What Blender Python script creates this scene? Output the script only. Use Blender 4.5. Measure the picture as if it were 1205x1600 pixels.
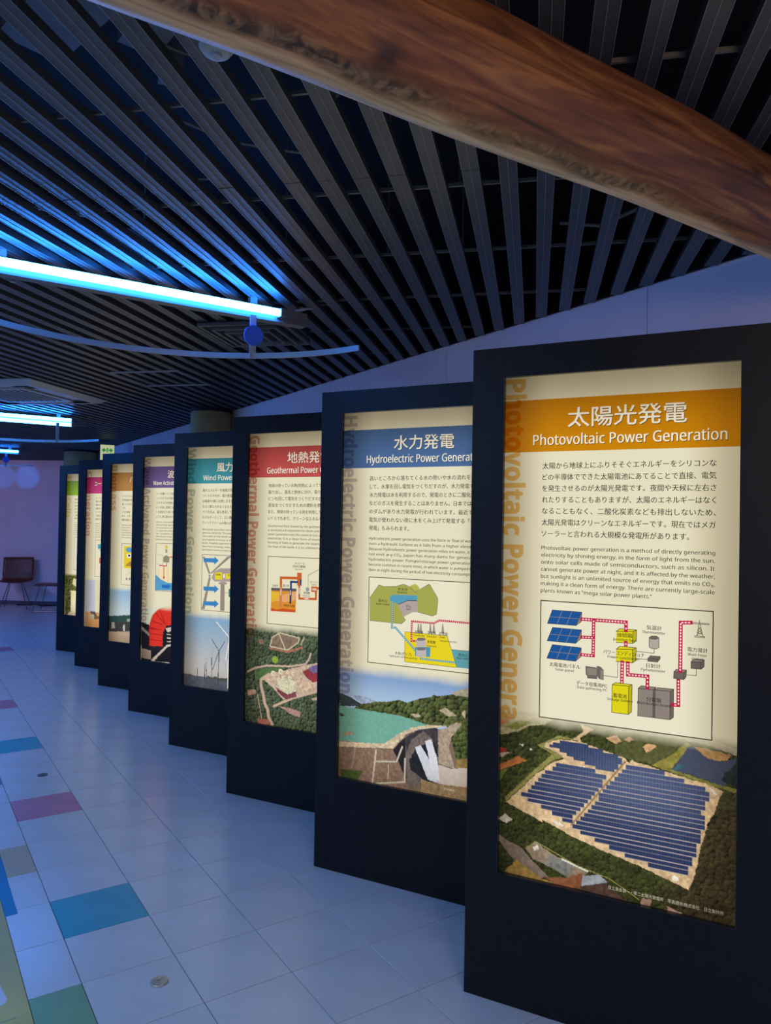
import bpy, math, random
import numpy as np
from mathutils import Vector, Matrix

for o in list(bpy.data.objects): bpy.data.objects.remove(o, do_unlink=True)
S = bpy.context.scene
C = S.collection

# ------------------------------------------------------------------ camera
cd = bpy.data.cameras.new('camera'); cam = bpy.data.objects.new('camera', cd); C.objects.link(cam)
cd.sensor_fit = 'HORIZONTAL'; cd.sensor_width = 36.0; cd.lens = 1164.645 / 1205 * 36.0
cd.clip_start = 0.02; cd.clip_end = 80
_R = Vector((0.835003, -0.549984, 0.016939)); _U = Vector((-0.02074, -0.000696, 0.999785)); _F = Vector((0.549854, 0.835175, 0.011988))
m4 = Matrix.Identity(4)
for i in range(3): m4[i][0] = _R[i]; m4[i][1] = _U[i]; m4[i][2] = -_F[i]
m4[2][3] = 1.5271
cam.matrix_world = m4
S.camera = cam

# ------------------------------------------------------------------ exposure, world
S.view_settings.view_transform = 'Standard'; S.view_settings.look = 'None'
S.view_settings.gamma = 1.0; S.view_settings.exposure = 0.0; S.view_settings.use_curve_mapping = False
w = bpy.data.worlds.new('world'); S.world = w; w.use_nodes = True
w.node_tree.nodes['Background'].inputs[0].default_value = (0.12, 0.25, 0.9, 1)
w.node_tree.nodes['Background'].inputs[1].default_value = 0.02

def area(name, loc, target, sx, sy, color, power):
    l = bpy.data.lights.new(name, 'AREA'); l.shape = 'RECTANGLE'; l.size = sx; l.size_y = sy
    l.color = color; l.energy = power
    o = bpy.data.objects.new(name, l); C.objects.link(o); o.location = loc
    o.rotation_euler = (Vector(target) - Vector(loc)).to_track_quat('-Z', 'Y').to_euler()
    return o
def spot(name, loc, target, color, power, deg, blend, rad=0.03):
    l = bpy.data.lights.new(name, 'SPOT'); l.color = color; l.energy = power; l.spot_size = math.radians(deg)
    l.spot_blend = blend; l.shadow_soft_size = rad
    o = bpy.data.objects.new(name, l); C.objects.link(o); o.location = loc
    o.rotation_euler = (Vector(target) - Vector(loc)).to_track_quat('-Z', 'Y').to_euler()
    return o
BLUE = (0.10, 0.34, 1.0)
# unseen fill lights added left of and behind the camera; warm light in far corner
area('hall_fill', (-1.3, 2.0, 2.38), (-1.1, 2.2, 0), 1.2, .3, (0.28, 0.56, 1.0), 35)
area('hall_fill', (-1.3, 6.0, 2.38), (-1.1, 6.0, 0), 1.2, .3, (0.16, 0.38, 1.0), 60)
area('hall_fill', (-1.0, 10.2, 2.38), (-.6, 10.4, 0), 1.2, .3, (0.08, 0.30, 1.0), 60)
area('hall_fill', (0.4, -1.2, 2.38), (0.6, -0.8, 0), 1.2, .3, (0.66, 0.78, 1.0), 26)
area('warm_light', (-1.0, 11.6, 2.3), (0.2, 15.2, 1.2), .4, .4, (1.0, 0.40, 0.30), 11)
area('warm_light', (0.2, -0.6, 1.9), (1.2, 1.1, 2.3), .3, .3, (1.0, 0.60, 0.32), 7.0)  # unseen warm fill added behind the camera, aimed up at the log
spot('patch_spot', (0.9, 11.6, 2.2), (1.55, 14.28, 2.17), (0.0, 0.22, 1.0), 130, 9, .5)  # added spots without fixtures, throwing the blue patches on the end wall
spot('patch_spot', (1.2, 11.5, 2.2), (1.88, 14.03, 2.18), (0.0, 0.22, 1.0), 130, 10, .5)
# ------------------------------------------------------------------ helpers
def lin(c):
    return tuple((x/255/12.92 if x/255 <= .04045 else ((x/255+.055)/1.055)**2.4) for x in c)
def nodes(name):
    m = bpy.data.materials.new(name); m.use_nodes = True
    return m, m.node_tree, m.node_tree.nodes['Principled BSDF']
def mat(name, col, rough=.5, metal=0.0, noise=0.0, nscale=8.0, bump=0.0, bscale=60.0, stretch=None, spec=.5):
    m, nt, b = nodes(name)
    b.inputs['Base Color'].default_value = (*col, 1); b.inputs['Roughness'].default_value = rough
    b.inputs['Metallic'].default_value = metal; b.inputs['Specular IOR Level'].default_value = spec
    tc = nt.nodes.new('ShaderNodeTexCoord'); mp = nt.nodes.new('ShaderNodeMapping')
    nt.links.new(tc.outputs['Object'], mp.inputs['Vector'])
    if stretch: mp.inputs['Scale'].default_value = stretch
    n = nt.nodes.new('ShaderNodeTexNoise'); n.inputs['Scale'].default_value = nscale; n.inputs['Detail'].default_value = 4
    nt.links.new(mp.outputs[0], n.inputs['Vector'])
    cr = nt.nodes.new('ShaderNodeValToRGB')
    cr.color_ramp.elements[0].color = (*[x*(1-noise) for x in col], 1); cr.color_ramp.elements[1].color = (*[min(1, x*(1+noise)) for x in col], 1)
    cr.color_ramp.elements[0].position = .3; cr.color_ramp.elements[1].position = .7
    nt.links.new(n.outputs['Fac'], cr.inputs[0]); nt.links.new(cr.outputs[0], b.inputs['Base Color'])
    if bump:
        n2 = nt.nodes.new('ShaderNodeTexNoise'); n2.inputs['Scale'].default_value = bscale; n2.inputs['Detail'].default_value = 3
        nt.links.new(mp.outputs[0], n2.inputs['Vector'])
        bp = nt.nodes.new('ShaderNodeBump'); bp.inputs['Strength'].default_value = bump; bp.inputs['Distance'].default_value = .002
        nt.links.new(n2.outputs['Fac'], bp.inputs['Height']); nt.links.new(bp.outputs[0], b.inputs['Normal'])
    return m
def emis(name, col, strength, sample=True):
    m, nt, b = nodes(name)
    b.inputs['Base Color'].default_value = (.02, .02, .02, 1)
    b.inputs['Emission Color'].default_value = (*col, 1); b.inputs['Emission Strength'].default_value = strength
    if not sample: m.cycles.emission_sampling = 'NONE'
    return m

class MB:
    def __init__(s): s.v = []; s.f = []; s.c = []
    def add(s, vs, fs, col=None):
        k = len(s.v); s.v += [tuple(p) for p in vs]; s.f += [tuple(k+i for i in f) for f in fs]
        if col is not None: s.c += [col]*len(vs)
        return s
    def box(s, x0, x1, y0, y1, z0, z1, M=None):
        vs = [Vector((x, y, z)) for z in (z0, z1) for y in (y0, y1) for x in (x0, x1)]
        if M is not None: vs = [M @ v for v in vs]
        return s.add(vs, [(0,2,3,1),(4,5,7,6),(0,1,5,4),(2,6,7,3),(0,4,6,2),(1,3,7,5)])
    def cbox(s, x0, x1, y0, y1, z0, z1, c, M=None):     # box with chamfered top edges
        vs = [(x, y, z0) for y in (y0, y1) for x in (x0, x1)] + [(x, y, z1-c) for y in (y0, y1) for x in (x0, x1)] + [(x, y, z1) for y in (y0+c, y1-c) for x in (x0+c, x1-c)]
        vs = [Vector(v) for v in vs]
        if M is not None: vs = [M @ v for v in vs]
        fs = [(0,2,3,1)]
        for a in (0, 4): fs += [(a,a+1,a+5,a+4),(a+1,a+3,a+7,a+5),(a+3,a+2,a+6,a+7),(a+2,a,a+4,a+6)]
        return s.add(vs, fs+[(8,9,11,10)])
    def tube(s, pts, r, n=10, caps=True, flat=None):
        pts = [Vector(p) for p in pts]; rr = r if isinstance(r, (list, tuple)) else [r]*len(pts)
        k = len(s.v); up0 = None; vs = []
        for i, p in enumerate(pts):
            d = (pts[min(i+1, len(pts)-1)] - pts[max(i-1, 0)]).normalized()
            u = Vector((0, 0, 1)) if abs(d.z) < .95 else Vector((1, 0, 0))
            a = d.cross(u).normalized(); b = a.cross(d).normalized()
            for j in range(n):
                t = 2*math.pi*j/n
                vs.append(p + a*math.cos(t)*rr[i]*(flat or 1) + b*math.sin(t)*rr[i])
        fs = [(i*n+j, i*n+(j+1) % n, (i+1)*n+(j+1) % n, (i+1)*n+j) for i in range(len(pts)-1) for j in range(n)]
        if caps: fs += [tuple(range(n))[::-1], tuple((len(pts)-1)*n+j for j in range(n))]
        return s.add(vs, fs)
    def lathe(s, prof, cx=0, cy=0, n=32):
        vs = [(cx+r*math.cos(2*math.pi*j/n), cy+r*math.sin(2*math.pi*j/n), z) for r, z in prof for j in range(n)]
        fs = [(i*n+j, i*n+(j+1) % n, (i+1)*n+(j+1) % n, (i+1)*n+j) for i in range(len(prof)-1) for j in range(n)]
        fs += [tuple(range(n))[::-1], tuple((len(prof)-1)*n+j for j in range(n))]
        return s.add(vs, fs)
    def prism(s, prof, axis_pts):      # profile (a,b) swept between two frames
        (p0, A, B), (p1, A1, B1) = axis_pts
        n = len(prof)
        vs = [p0+A*a+B*b for a, b in prof] + [p1+A1*a+B1*b for a, b in prof]
        return s.add(vs, [(i, (i+1) % n, n+(i+1) % n, n+i) for i in range(n)] + [tuple(range(n))[::-1], tuple(range(n, 2*n))])
    def mesh(s, name, material=None, smooth=False):
        me = bpy.data.meshes.new(name); me.from_pydata(s.v, [], s.f)
        if s.c:
            a = me.color_attributes.new('Col', 'FLOAT_COLOR', 'POINT')
            arr = np.ones((len(s.v), 4), np.float32); arr[:, :3] = np.array(s.c, np.float32); a.data.foreach_set('color', arr.ravel())
        if material: me.materials.append(material)
        if smooth: me.polygons.foreach_set('use_smooth', [True]*len(me.polygons))
        me.update(); return me
def obj(name, src, material=None, parent=None, smooth=False, **kw):
    me = src.mesh(name, material, smooth) if isinstance(src, MB) else src
    o = bpy.data.objects.new(name, me); C.objects.link(o)
    if parent is not None: o.parent = parent
    for k, v in kw.items(): o[k] = v
    return o
def thing(name, label, cat, loc=(0,0,0), rz=0.0, group=None):
    o = bpy.data.objects.new(name, None); C.objects.link(o); o.location = loc; o.rotation_euler = (0, 0, rz)
    o.empty_display_size = .1; o['label'] = label; o['category'] = cat
    if group: o['group'] = group
    return o
def struct(name, src, material=None, **kw):
    return obj(name, src, material, kind='structure', **kw)
rng = np.random.default_rng(7); random.seed(7)

# ------------------------------------------------------------------ materials
M_tile = mat('vinyl_tile_white', (.56, .58, .60), .25, noise=.06, nscale=5, bump=.12, bscale=40)
def tilemat(n, c): return mat('vinyl_tile_'+n, c, .36, noise=.06, nscale=6, bump=.12, bscale=40)
M_grout = mat('floor_bed', (.02, .022, .025), .8)
M_wall = mat('painted_wall', (.80, .74, .82), .75, noise=.05, nscale=3, bump=.15, bscale=120)
M_dark = mat('plenum_dark', (.010, .010, .013), .9)
M_slat = mat('slat_metal', (.078, .080, .082), .42, .3, noise=.12, nscale=14, bump=.015, bscale=200)
M_slatjoin = mat('carrier_metal', (.20, .20, .19), .5, .3)
M_duct = mat('duct_galvanised', (.26, .28, .32), .5, .1, noise=.15, nscale=12)
M_cable = mat('cable_grey', (.40, .40, .38), .6)
M_black = mat('panel_black', (.0065, .0065, .008), .45, noise=.25, nscale=30, bump=.25, bscale=260, spec=.3)
M_blackin = mat('panel_return', (.02, .02, .022), .25)
M_house = mat('batten_enamel', (.13, .13, .13), .45)
M_rail = mat('rail_satin', (.26, .25, .235), .4, .3)
M_strap = mat('strap_clear', (.35, .38, .42), .35)
M_disc = mat('disc_blue', (.05, .15, .80), .5)
M_col = mat('column_paint', (.60, .47, .21), .55, noise=.12, nscale=5)
M_ac = mat('ac_plastic', (.36, .35, .32), .5)
M_acdark = mat('ac_slot', (.02, .02, .022), .6)
M_leather = mat('chair_brown', (.16, .055, .035), .45, noise=.2, nscale=10)
M_chrome = mat('thin_steel', (.20, .19, .20), .3, .8)
M_grille = mat('diffuser_dark', (.12, .12, .12), .5)
M_stud = mat('stud_metal', (.52, .48, .38), .4, .55, noise=.25, nscale=60)
M_stud2 = mat('stud_dark', (.09, .10, .12), .5, .4)
M_tube = emis('blue_tube_glow', (0.020, 0.225, 1.0), 58.0)
M_tube2 = emis('blue_tube_glow_far', (0.016, 0.20, 1.0), 60.0)

# ------------------------------------------------------------------ floor
T = .3048; GX, GY = .2375, .142
XW, ZC = 2.44, 2.46
EW0, EWD = Vector((1.9, 14.0)), Vector((.80, -.60))     # end wall line
def in_end(x, y):          # signed distance in front of the end wall (positive = inside)
    return (EW0 - Vector((x, y))).dot(Vector((.60, .80)))
bed = MB(); bed.box(-2.6, 2.62, -2.1, 18.4, -.10, -.004)
floor = struct('floor', bed, M_grout)
me_cache = {}
TM = {'b': tilemat('teal', (.035, .34, .44)), 'r': tilemat('rose', (.52, .19, .27)), 'k': tilemat('tan', (.48, .37, .20)), 'g': tilemat('green', (.20, .37, .19)), 'n': tilemat('blue', (.01, .18, .40)), 's': tilemat('slate', (.14, .20, .30))}
coloured = {(1, 9): 'b', (1, 13): 'r', (1, 17): 'b', (1, 21): 'r', (0, 11): 'k', (0, 7): 'g', (0, 15): 's', (1, 26): 'b', (0, 24): 'k', (2, 30): 'r'}
tl_label = {'b': 'teal square floor tile', 'r': 'rose red square floor tile', 'k': 'tan floor tile', 'g': 'green floor tile', 'n': 'blue strip floor tile', 's': 'slate blue floor tile'}
def tile_mesh(wx, wy, m, key):
    if (key, round(wx, 4)) not in me_cache:
        b = MB(); g = .0012; b.cbox(g, wx-g, g, wy-g, -.0035, 0, .0007); me_cache[(key, round(wx, 4))] = b.mesh('tile', m)
    return me_cache[(key, round(wx, 4))]
rest = MB()
X0 = .382
for j in range(-7, 59):
    for i in range(-9, 8):
        if i < 0: x0, wx = X0 + T*i, T
        elif i == 0: x0, wx = X0, GX+T-X0
        else: x0, wx = GX+T*i, T
        y0 = GY+T*j
        if x0+wx > XW: wx = XW-x0
        if wx <= .02 or in_end(x0+wx, y0+T) < 0.02 and in_end(x0, y0) < .3: continue
        k = coloured.get((i, j))
        if (i >= 0 and 3 <= j <= 37) or k:
            if (i, j) == (0, 11): x0 += .044; wx -= .044
            o = obj('tile', tile_mesh(wx, T, TM[k] if k else M_tile, k or 'w'), parent=floor); o.location = (x0, y0, 0)
            if k: o['label'] = tl_label[k]
        elif not (-2 <= i < 0 and 4 <= j <= 10):
            rest.cbox(x0+.0009, x0+wx-.0009, y0+.0009, y0+T-.0009, -.0035, 0, .0007)
obj('tile', rest, M_tile, floor, kind='stuff')
b = MB(); b.cbox(0, .044, 0, .62, -.0035, .0004, .0005); o = obj('tile', b, TM['n'], floor, label=tl_label['n']); o.location = (.382, 3.157, 0)
# printed floor graphic at the left edge
M_olive = mat('floor_print_olive', (.44, .40, .11), .4, noise=.3, nscale=2.2, bump=.1)
M_pale = mat('floor_print_pale', (.62, .64, .72), .4, noise=.05)
fg = thing('floor_graphic', 'olive yellow printed floor sheet at the bottom left edge, beside the white tiles', 'floor graphic', (0, 0, 0))
b = MB(); b.cbox(-.2275, .3810, GY+4*T, GY+11*T-.001, -.0035, .0006, .0005); obj('printed_sheet', b, M_olive, fg)
b = MB(); x1 = .327
arc = [(x1-.03+.03*math.cos(t), 2.62-.03*0+.03*math.sin(t)) for t in [math.radians(a) for a in range(-90, 1, 15)]] + [(x1-.012, 2.72), (x1-.02, 2.84), (x1-.05, 2.90), (.10, 2.92), (.02, 2.9), (.0, 2.6), (.02, 2.59)]
n = len(arc); b.add([(x, y, .0007) for x, y in arc]+[(x, y, .0013) for x, y in arc], [tuple(range(n, 2*n))]+[(i, (i+1) % n, n+(i+1) % n, n+i) for i in range(n)])
obj('pale_patch', b, M_pale, fg)
for yy, L in ((2.545, .30), (2.505, .34), (2.47, .345), (2.43, .33)):
    b = MB(); b.box(.0, L, yy, yy+.004, .0007, .0011); obj('printed_line', b, TM['g'], fg)
for yy, m_, nm, lb in ((2.454, M_stud, 'floor_stud', 'raised round brass coloured floor cap on the tiles at the bottom, nearest the camera'), (4.767, M_stud2, 'floor_stud', 'small dark round floor cap between the rose tile and the teal tile')):
    st = thing(nm, lb, 'floor cap', (.757, yy, 0))
    h = .006 if m_ is M_stud else .003
    b = MB(); b.lathe([(.029, 0), (.029, h*.5), (.0265, h), (.004, h+.0012)], n=28); obj('cap', b, m_, st, smooth=False)
    b = MB(); b.box(-.006, .006, -.0012, .0012, h+.0011, h+.0017); obj('slot', b, M_stud2, st)

# ------------------------------------------------------------------ walls
wr = MB(); wr.box(XW+.012, XW+.16, -2.1, 14.2, 0, 3.0); wall_r = struct('wall_right', wr, M_wall)
y = 1.87-1.27*3
while y < 13.4:
    b = MB(); y1 = min(y+1.27, 13.55); b.box(0, .012, .0015, y1-y-.0015, .0, ZC+.004); o = obj('panel', b, M_wall, wall_r); o.location = (XW, y, 0); y += 1.27
def wallseg(name, p0, p1, th, m, z1=3.0, z0=0):
    p0, p1 = Vector(p0), Vector(p1); d = (p1-p0); L = d.length; a = math.atan2(d.y, d.x)
    b = MB(); b.box(0, L, 0, th, z0, z1); o = struct(name, b, m); o.location = (p0.x, p0.y, 0); o.rotation_euler = (0, 0, a); return o
E0 = EW0 - EWD*5.6; E1 = EW0 + EWD*.68
we = wallseg('wall_end', (E0.x, E0.y), (E1.x, E1.y), .15, M_wall)
bb = MB(); bb.box(0, 6.28, -.008, 0, 0, .06); o = struct('baseboard_end', bb, mat('baseboard', (.12, .12, .15), .5)); o.location = (E0.x, E0.y, 0); o.rotation_euler = (0, 0, math.atan2(-.6, .8))
wallseg('wall_left', (-2.6, -2.1), (-2.6, 17.4), .12, M_wall)
wallseg('wall_back', (2.6, -2.1), (-2.6, -2.1), .12, M_wall)
fas = MB(); fas.box(XW-.012, XW, -2.1, 13.6, ZC+.004, 2.99); struct('trim_1', fas, M_dark)

# ------------------------------------------------------------------ ceiling
ce = MB(); ce.box(-2.6, 2.7, -2.2, 18.0, 3.0, 3.1); ceiling = struct('ceiling', ce, M_dark)
A = math.radians(45.35); D = Vector((math.cos(A), math.sin(A), 0)); N = Vector((math.sin(A), -math.cos(A), 0)); U = Vector((0, 0, 1))
M_lip = mat('slat_lip_highlight', (.24, .24, .235), .4, .3)  # lighter colour stands in for highlights along slat edges and centre ridge
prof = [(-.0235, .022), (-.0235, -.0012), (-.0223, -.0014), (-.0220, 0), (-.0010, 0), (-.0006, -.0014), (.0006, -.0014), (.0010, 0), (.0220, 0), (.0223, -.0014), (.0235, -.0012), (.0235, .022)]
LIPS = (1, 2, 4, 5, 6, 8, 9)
poly = [(-2.55, -2.05), (XW-.014, -2.05), (XW-.014, 13.55), (-2.0, 16.85), (-2.55, 16.85)]
def clip(t):
    lo, hi = -1e9, 1e9
    P0 = N*t
    for nx, ny, c in ((1, 0, XW-.014), (-1, 0, 2.55), (0, -1, 2.05), (.60, .80, EW0.dot(Vector((.60, .80)))-.02)):
        a = nx*D.x+ny*D.y; bb_ = c-(nx*P0.x+ny*P0.y)
        if a > 1e-9: hi = min(hi, bb_/a)
        elif a < -1e-9: lo = max(lo, bb_/a)
    return lo, hi
pieces = []
k = -140
while k < 34:
    t = .018+.0985*k; k += 1
    lo, hi = clip(t)
    if hi-lo < .06: continue
    cuts = [lo] + [c for c in (1.965-3.64, 1.965, 1.965+3.64, 1.965+7.28) if lo+.1 < c < hi-.1] + [hi]
    for a, b_ in zip(cuts, cuts[1:]): pieces.append((t, a, b_))
def pdist(p):
    c = N*p[0]+D*max(p[1], min(p[2], D.x*.6+D.y*1.2))
    v = (c-Vector((0, 0, 0))).dot(_F); behind = 0 if v > .1 or (N*p[0]+D*p[2]).dot(_F) > .5 else 50
    return c.length+behind
pieces.sort(key=pdist)
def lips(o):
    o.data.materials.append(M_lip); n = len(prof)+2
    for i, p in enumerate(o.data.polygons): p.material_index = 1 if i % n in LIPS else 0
rest = MB()
for q, (t, a, b_) in enumerate(pieces):
    dz = random.uniform(-.0008, .0008)
    p0 = N*t+D*(a+.0012)+U*(ZC+dz); p1 = N*t+D*(b_-.0012)+U*(ZC+dz)
    m_ = MB() if q < 295 else rest
    m_.prism(prof, [(p0, N, U), (p1, N, U)])
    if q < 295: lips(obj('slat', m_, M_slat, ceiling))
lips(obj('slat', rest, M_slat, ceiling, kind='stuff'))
for s_ in [1.08+.515*k for k in range(-4, 22)]:
    b = MB(); lo, hi = -11.5, 3.0
    # cross carriers, clipped to the hall
    ts = [t for t in np.arange(-11.5, 3.2, .1) if clip(t)[0]+.05 < s_ < clip(t)[1]-.05]
    if len(ts) < 3: continue
    p0 = N*ts[0]+D*s_+U*(ZC+.024); p1 = N*ts[-1]+D*s_+U*(ZC+.024)
    b.prism([(-.0035, 0), (.0035, 0), (.0035, .010), (-.0035, .010)], [(p0, D, U), (p1, D, U)])
    obj('carrier', b, M_slatjoin, ceiling)
# hangers, cables and ducts above the slats
def P2(t, s, z): return N*t+D*s+U*z
for q in range(46):
    t = random.uniform(-5.0, .6); s_ = 1.08+.515*random.randint(0, 9)
    lo, hi = clip(t)
    if not lo+.1 < s_ < hi-.1: continue
    b = MB(); b.tube([P2(t, s_, ZC+.036), P2(t, s_, 3.0)], .0035, 6); obj('hanger_rod', b, M_slatjoin, ceiling)
for q in range(34):
    t = random.uniform(-3.6, .35); s_ = random.uniform(1.1, 4.2); a = random.uniform(0, 6.28); z = random.uniform(2.52, 2.62)
    p = P2(t, s_, z); L = random.uniform(.12, .4); dv = Vector((math.cos(a), math.sin(a), 0))
    if p.x > 2.1: continue
    sg = Vector((-dv.y, dv.x, 0))*random.uniform(-.08, .08)
    b = MB(); b.tube([p-dv*L/2, p-dv*L/5+sg*.6-U*.01, p+dv*L/6+sg-U*.015, p+dv*L/2+U*.02], random.choice([.003, .004, .006]), 6); obj('cable', b, M_cable, ceiling)
for (x, y, wx, wy, z, rz) in ((.30, 1.95, .16, .30, 2.72, .25), (.50, 1.86, .10, .16, 2.72, .1), (.585, 1.97, .05, .10, 2.70, -.2), (.02, 1.75, .14, .26, 2.75, .5), (1.0, 3.6, .5, .22, 2.66, .785), (1.9, 4.9, .35, .25, 2.68, .785)):
    b = MB(); b.cbox(-wx/2, wx/2, -wy/2, wy/2, 0, .16, .01); b.box(-wx/2-.008, wx/2+.008, -wy/2-.008, -wy/2+.006, -.008, .168); o = obj('duct_box', b, M_duct, ceiling); o.location = (x, y, z); o.rotation_euler = (0, 0, rz)

# log beam
M_log = bpy.data.materials.new('log_wood'); M_log.use_nodes = True
nt = M_log.node_tree; bs = nt.nodes['Principled BSDF']; L_ = nt.links.new
tc = nt.nodes.new('ShaderNodeTexCoord'); mp = nt.nodes.new('ShaderNodeMapping'); mp.inputs['Scale'].default_value = (1.3, 14, 14); L_(tc.outputs['Object'], mp.inputs[0])
n1 = nt.nodes.new('ShaderNodeTexNoise'); n1.inputs['Scale'].default_value = 2.6; n1.inputs['Detail'].default_value = 8; n1.inputs['Distortion'].default_value = 1.1; L_(mp.outputs[0], n1.inputs[0])
cr = nt.nodes.new('ShaderNodeValToRGB'); e = cr.color_ramp.elements; e[0].position = .30; e[0].color = (.060, .019, .006, 1); e[1].position = .74; e[1].color = (.40, .165, .045, 1)
x = e.new(.5); x.color = (.19, .060, .016, 1); L_(n1.outputs['Fac'], cr.inputs[0])
at = nt.nodes.new('ShaderNodeAttribute'); at.attribute_name = 'Col'
pale = nt.nodes.new('ShaderNodeValToRGB'); pale.color_ramp.elements[0].color = (.36, .20, .085, 1); pale.color_ramp.elements[1].color = (.82, .52, .25, 1); pale.color_ramp.elements[0].position = .3; pale.color_ramp.elements[1].position = .6; L_(n1.outputs['Fac'], pale.inputs[0])
mx = nt.nodes.new('ShaderNodeMix'); mx.data_type = 'RGBA'; sp = nt.nodes.new('ShaderNodeSeparateColor'); L_(at.outputs['Color'], sp.inputs[0]); L_(sp.outputs[0], mx.inputs[0]); L_(cr.outputs[0], mx.inputs[6]); L_(pale.outputs[0], mx.inputs[7])
n3 = nt.nodes.new('ShaderNodeTexNoise'); n3.inputs['Scale'].default_value = 26; n3.inputs['Detail'].default_value = 5; n3.inputs['Distortion'].default_value = 2.0; L_(tc.outputs['Object'], n3.inputs[0])
bk = nt.nodes.new('ShaderNodeValToRGB'); bk.color_ramp.elements[0].color = (.030, .020, .014, 1); bk.color_ramp.elements[1].color = (.26, .16, .08, 1); bk.color_ramp.elements[0].position = .42; bk.color_ramp.elements[1].position = .62; L_(n3.outputs['Fac'], bk.inputs[0])
mx2 = nt.nodes.new('ShaderNodeMix'); mx2.data_type = 'RGBA'; L_(sp.outputs[1], mx2.inputs[0]); L_(mx.outputs[2], mx2.inputs[6]); L_(bk.outputs[0], mx2.inputs[7])
mx3 = nt.nodes.new('ShaderNodeMix'); mx3.data_type = 'RGBA'; L_(sp.outputs[2], mx3.inputs[0]); L_(mx2.outputs[2], mx3.inputs[6]); mx3.inputs[7].default_value = (.035, .012, .006, 1)
L_(mx3.outputs[2], bs.inputs['Base Color']); bs.inputs['Roughness'].default_value = .5
bp = nt.nodes.new('ShaderNodeBump'); bp.inputs['Strength'].default_value = .5; bp.inputs['Distance'].default_value = .006; L_(n1.outputs['Fac'], bp.inputs['Height']); L_(bp.outputs[0], bs.inputs['Normal'])
lg = thing('log_beam', 'rough orange brown log beam with knots hung just under the slatted ceiling', 'log beam', (0, 0, 0))
b = MB(); NX, NA = 260, 72
xs = np.linspace(-1.6, 2.425, NX)
rg = rng.normal(size=(8, 3))
def smn(x, seed):
    r = np.random.default_rng(seed); return sum(np.sin(x*f*1.7+r.uniform(0, 6.28))/f for f in (1, 2.3, 4.1, 7.7))/2
knots = [(.63, math.radians(-130), .026), (1.60, math.radians(-174), .02), (1.97, math.radians(-118), .018), (.30, math.radians(-170), .015)]
for i, xx in enumerate(xs):
    cy = 1.048+.012*smn(xx, 1); cz = 2.337+.006*smn(xx, 2); r0 = .107+.004*smn(xx*1.5, 3)
    for j in range(NA):
        a = 2*math.pi*j/NA
        # angle a: 0 = +y (away), -90deg = down
        rr = r0*(1+.03*math.cos(2*a+.6)+.012*math.sin(3*a+xx)+.006*math.sin(9*a+3*xx)+.004*math.sin(17*a-2*xx))
        da = math.degrees(a if a < math.pi else a-2*math.pi)     # -180..180
        edge = -101+3*max(0, xx-.6)*4+5*smn(xx*2, 5)+2.5*math.sin(xx*23)
        hew = 1/(1+math.exp(-(da-edge)/2.2)) if -150 < da < 60 else 0
        if hew > 0: rr -= hew*.006*max(0, math.cos(math.radians(da+10)))
        bark = math.exp(-((da-edge+9)/8.5)**2)*max(0, min(1, .55+.8*smn(xx*5, 6)+(.35 if xx < 1.2 else -.1)))
        kn = 0
        for kx, ka, kr in knots:
            d_ = math.hypot(xx-kx, (a-2*math.pi-ka if a > math.pi else a-ka)*r0)
            kn = max(kn, .85*math.exp(-(d_/kr)**2) if d_ > kr*.45 else .95); 
            if d_ < kr*2.5: rr += .004*math.exp(-(d_/kr)**2) - .0016*math.cos(d_/kr*9)*math.exp(-(d_/kr/1.6)**2)
        b.v.append((xx, cy+rr*math.cos(a), cz+rr*math.sin(a))); b.c.append((hew, bark, kn))
for i in range(NX-1):
    for j in range(NA): b.f.append((i*NA+j, i*NA+(j+1) % NA, (i+1)*NA+(j+1) % NA, (i+1)*NA+j))
b.f += [tuple(range(NA))[::-1], tuple((NX-1)*NA+j for j in range(NA))]
obj('trunk', b, M_log, lg, smooth=True)

# columns
for (x, y, r, lb) in ((2.262, 6.2, .17, 'olive painted round column rising behind the panels to the ceiling, the nearer one'), (2.20, 11.3, .22, 'olive painted round column behind the farthest panels near the end wall')):
    c_ = thing('column', lb, 'column', (x, y, 0))
    b = MB(); b.lathe([(r, 0), (r, 2.43)], n=56); obj('shaft', b, M_col, c_, smooth=False); c_.children[0].data.polygons.foreach_set('use_smooth', [len(p.vertices) == 4 for p in c_.children[0].data.polygons])
    b = MB(); b.lathe([(r+.004, 2.43), (r+.004, 2.458)], n=56); obj('collar', b, M_dark, c_)

# blue tube lights
def tube_light(y, two, label, x0=.13, mtube=None):
    t = thing('tube_light', label, 'light', (x0, y, 0), 0, 'blue tube lights under the slats')
    mtube = mtube or M_tube
    b = MB(); b.cbox(-.06, 1.36, .028, .085, 2.372, 2.428, .002); b.box(-.06, 1.36, .022, .028, 2.368, 2.376); obj('batten_housing', b, M_house, t)
    for z in ([2.408, 2.366] if two else [2.402]):
        b = MB(); b.tube([(.0, 0, z), (1.215, 0, z)], .0155, 16); obj('fluorescent_tube', b, mtube, t, smooth=False)
        for xx in (-.022, 1.215):
            b = MB(); b.cbox(xx, xx+.022, -.018, .028, z-.018, z+.018, .002); obj('lamp_holder', b, M_house, t)
    for xx in (.15, 1.1):
        b = MB(); b.box(xx, xx+.03, .04, .07, 2.428, 2.461); obj('bracket', b, M_slatjoin, t)
    return t
tube_light(2.885, False, 'long glowing blue tube light under the slats, nearest the camera at upper left')
tube_light(7.36, True, 'double blue tube light with two glowing tubes, second along the ceiling')
tube_light(11.45, False, 'farthest short looking blue tube light near the end wall', mtube=M_tube2, x0=.2)
b = MB()

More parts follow.
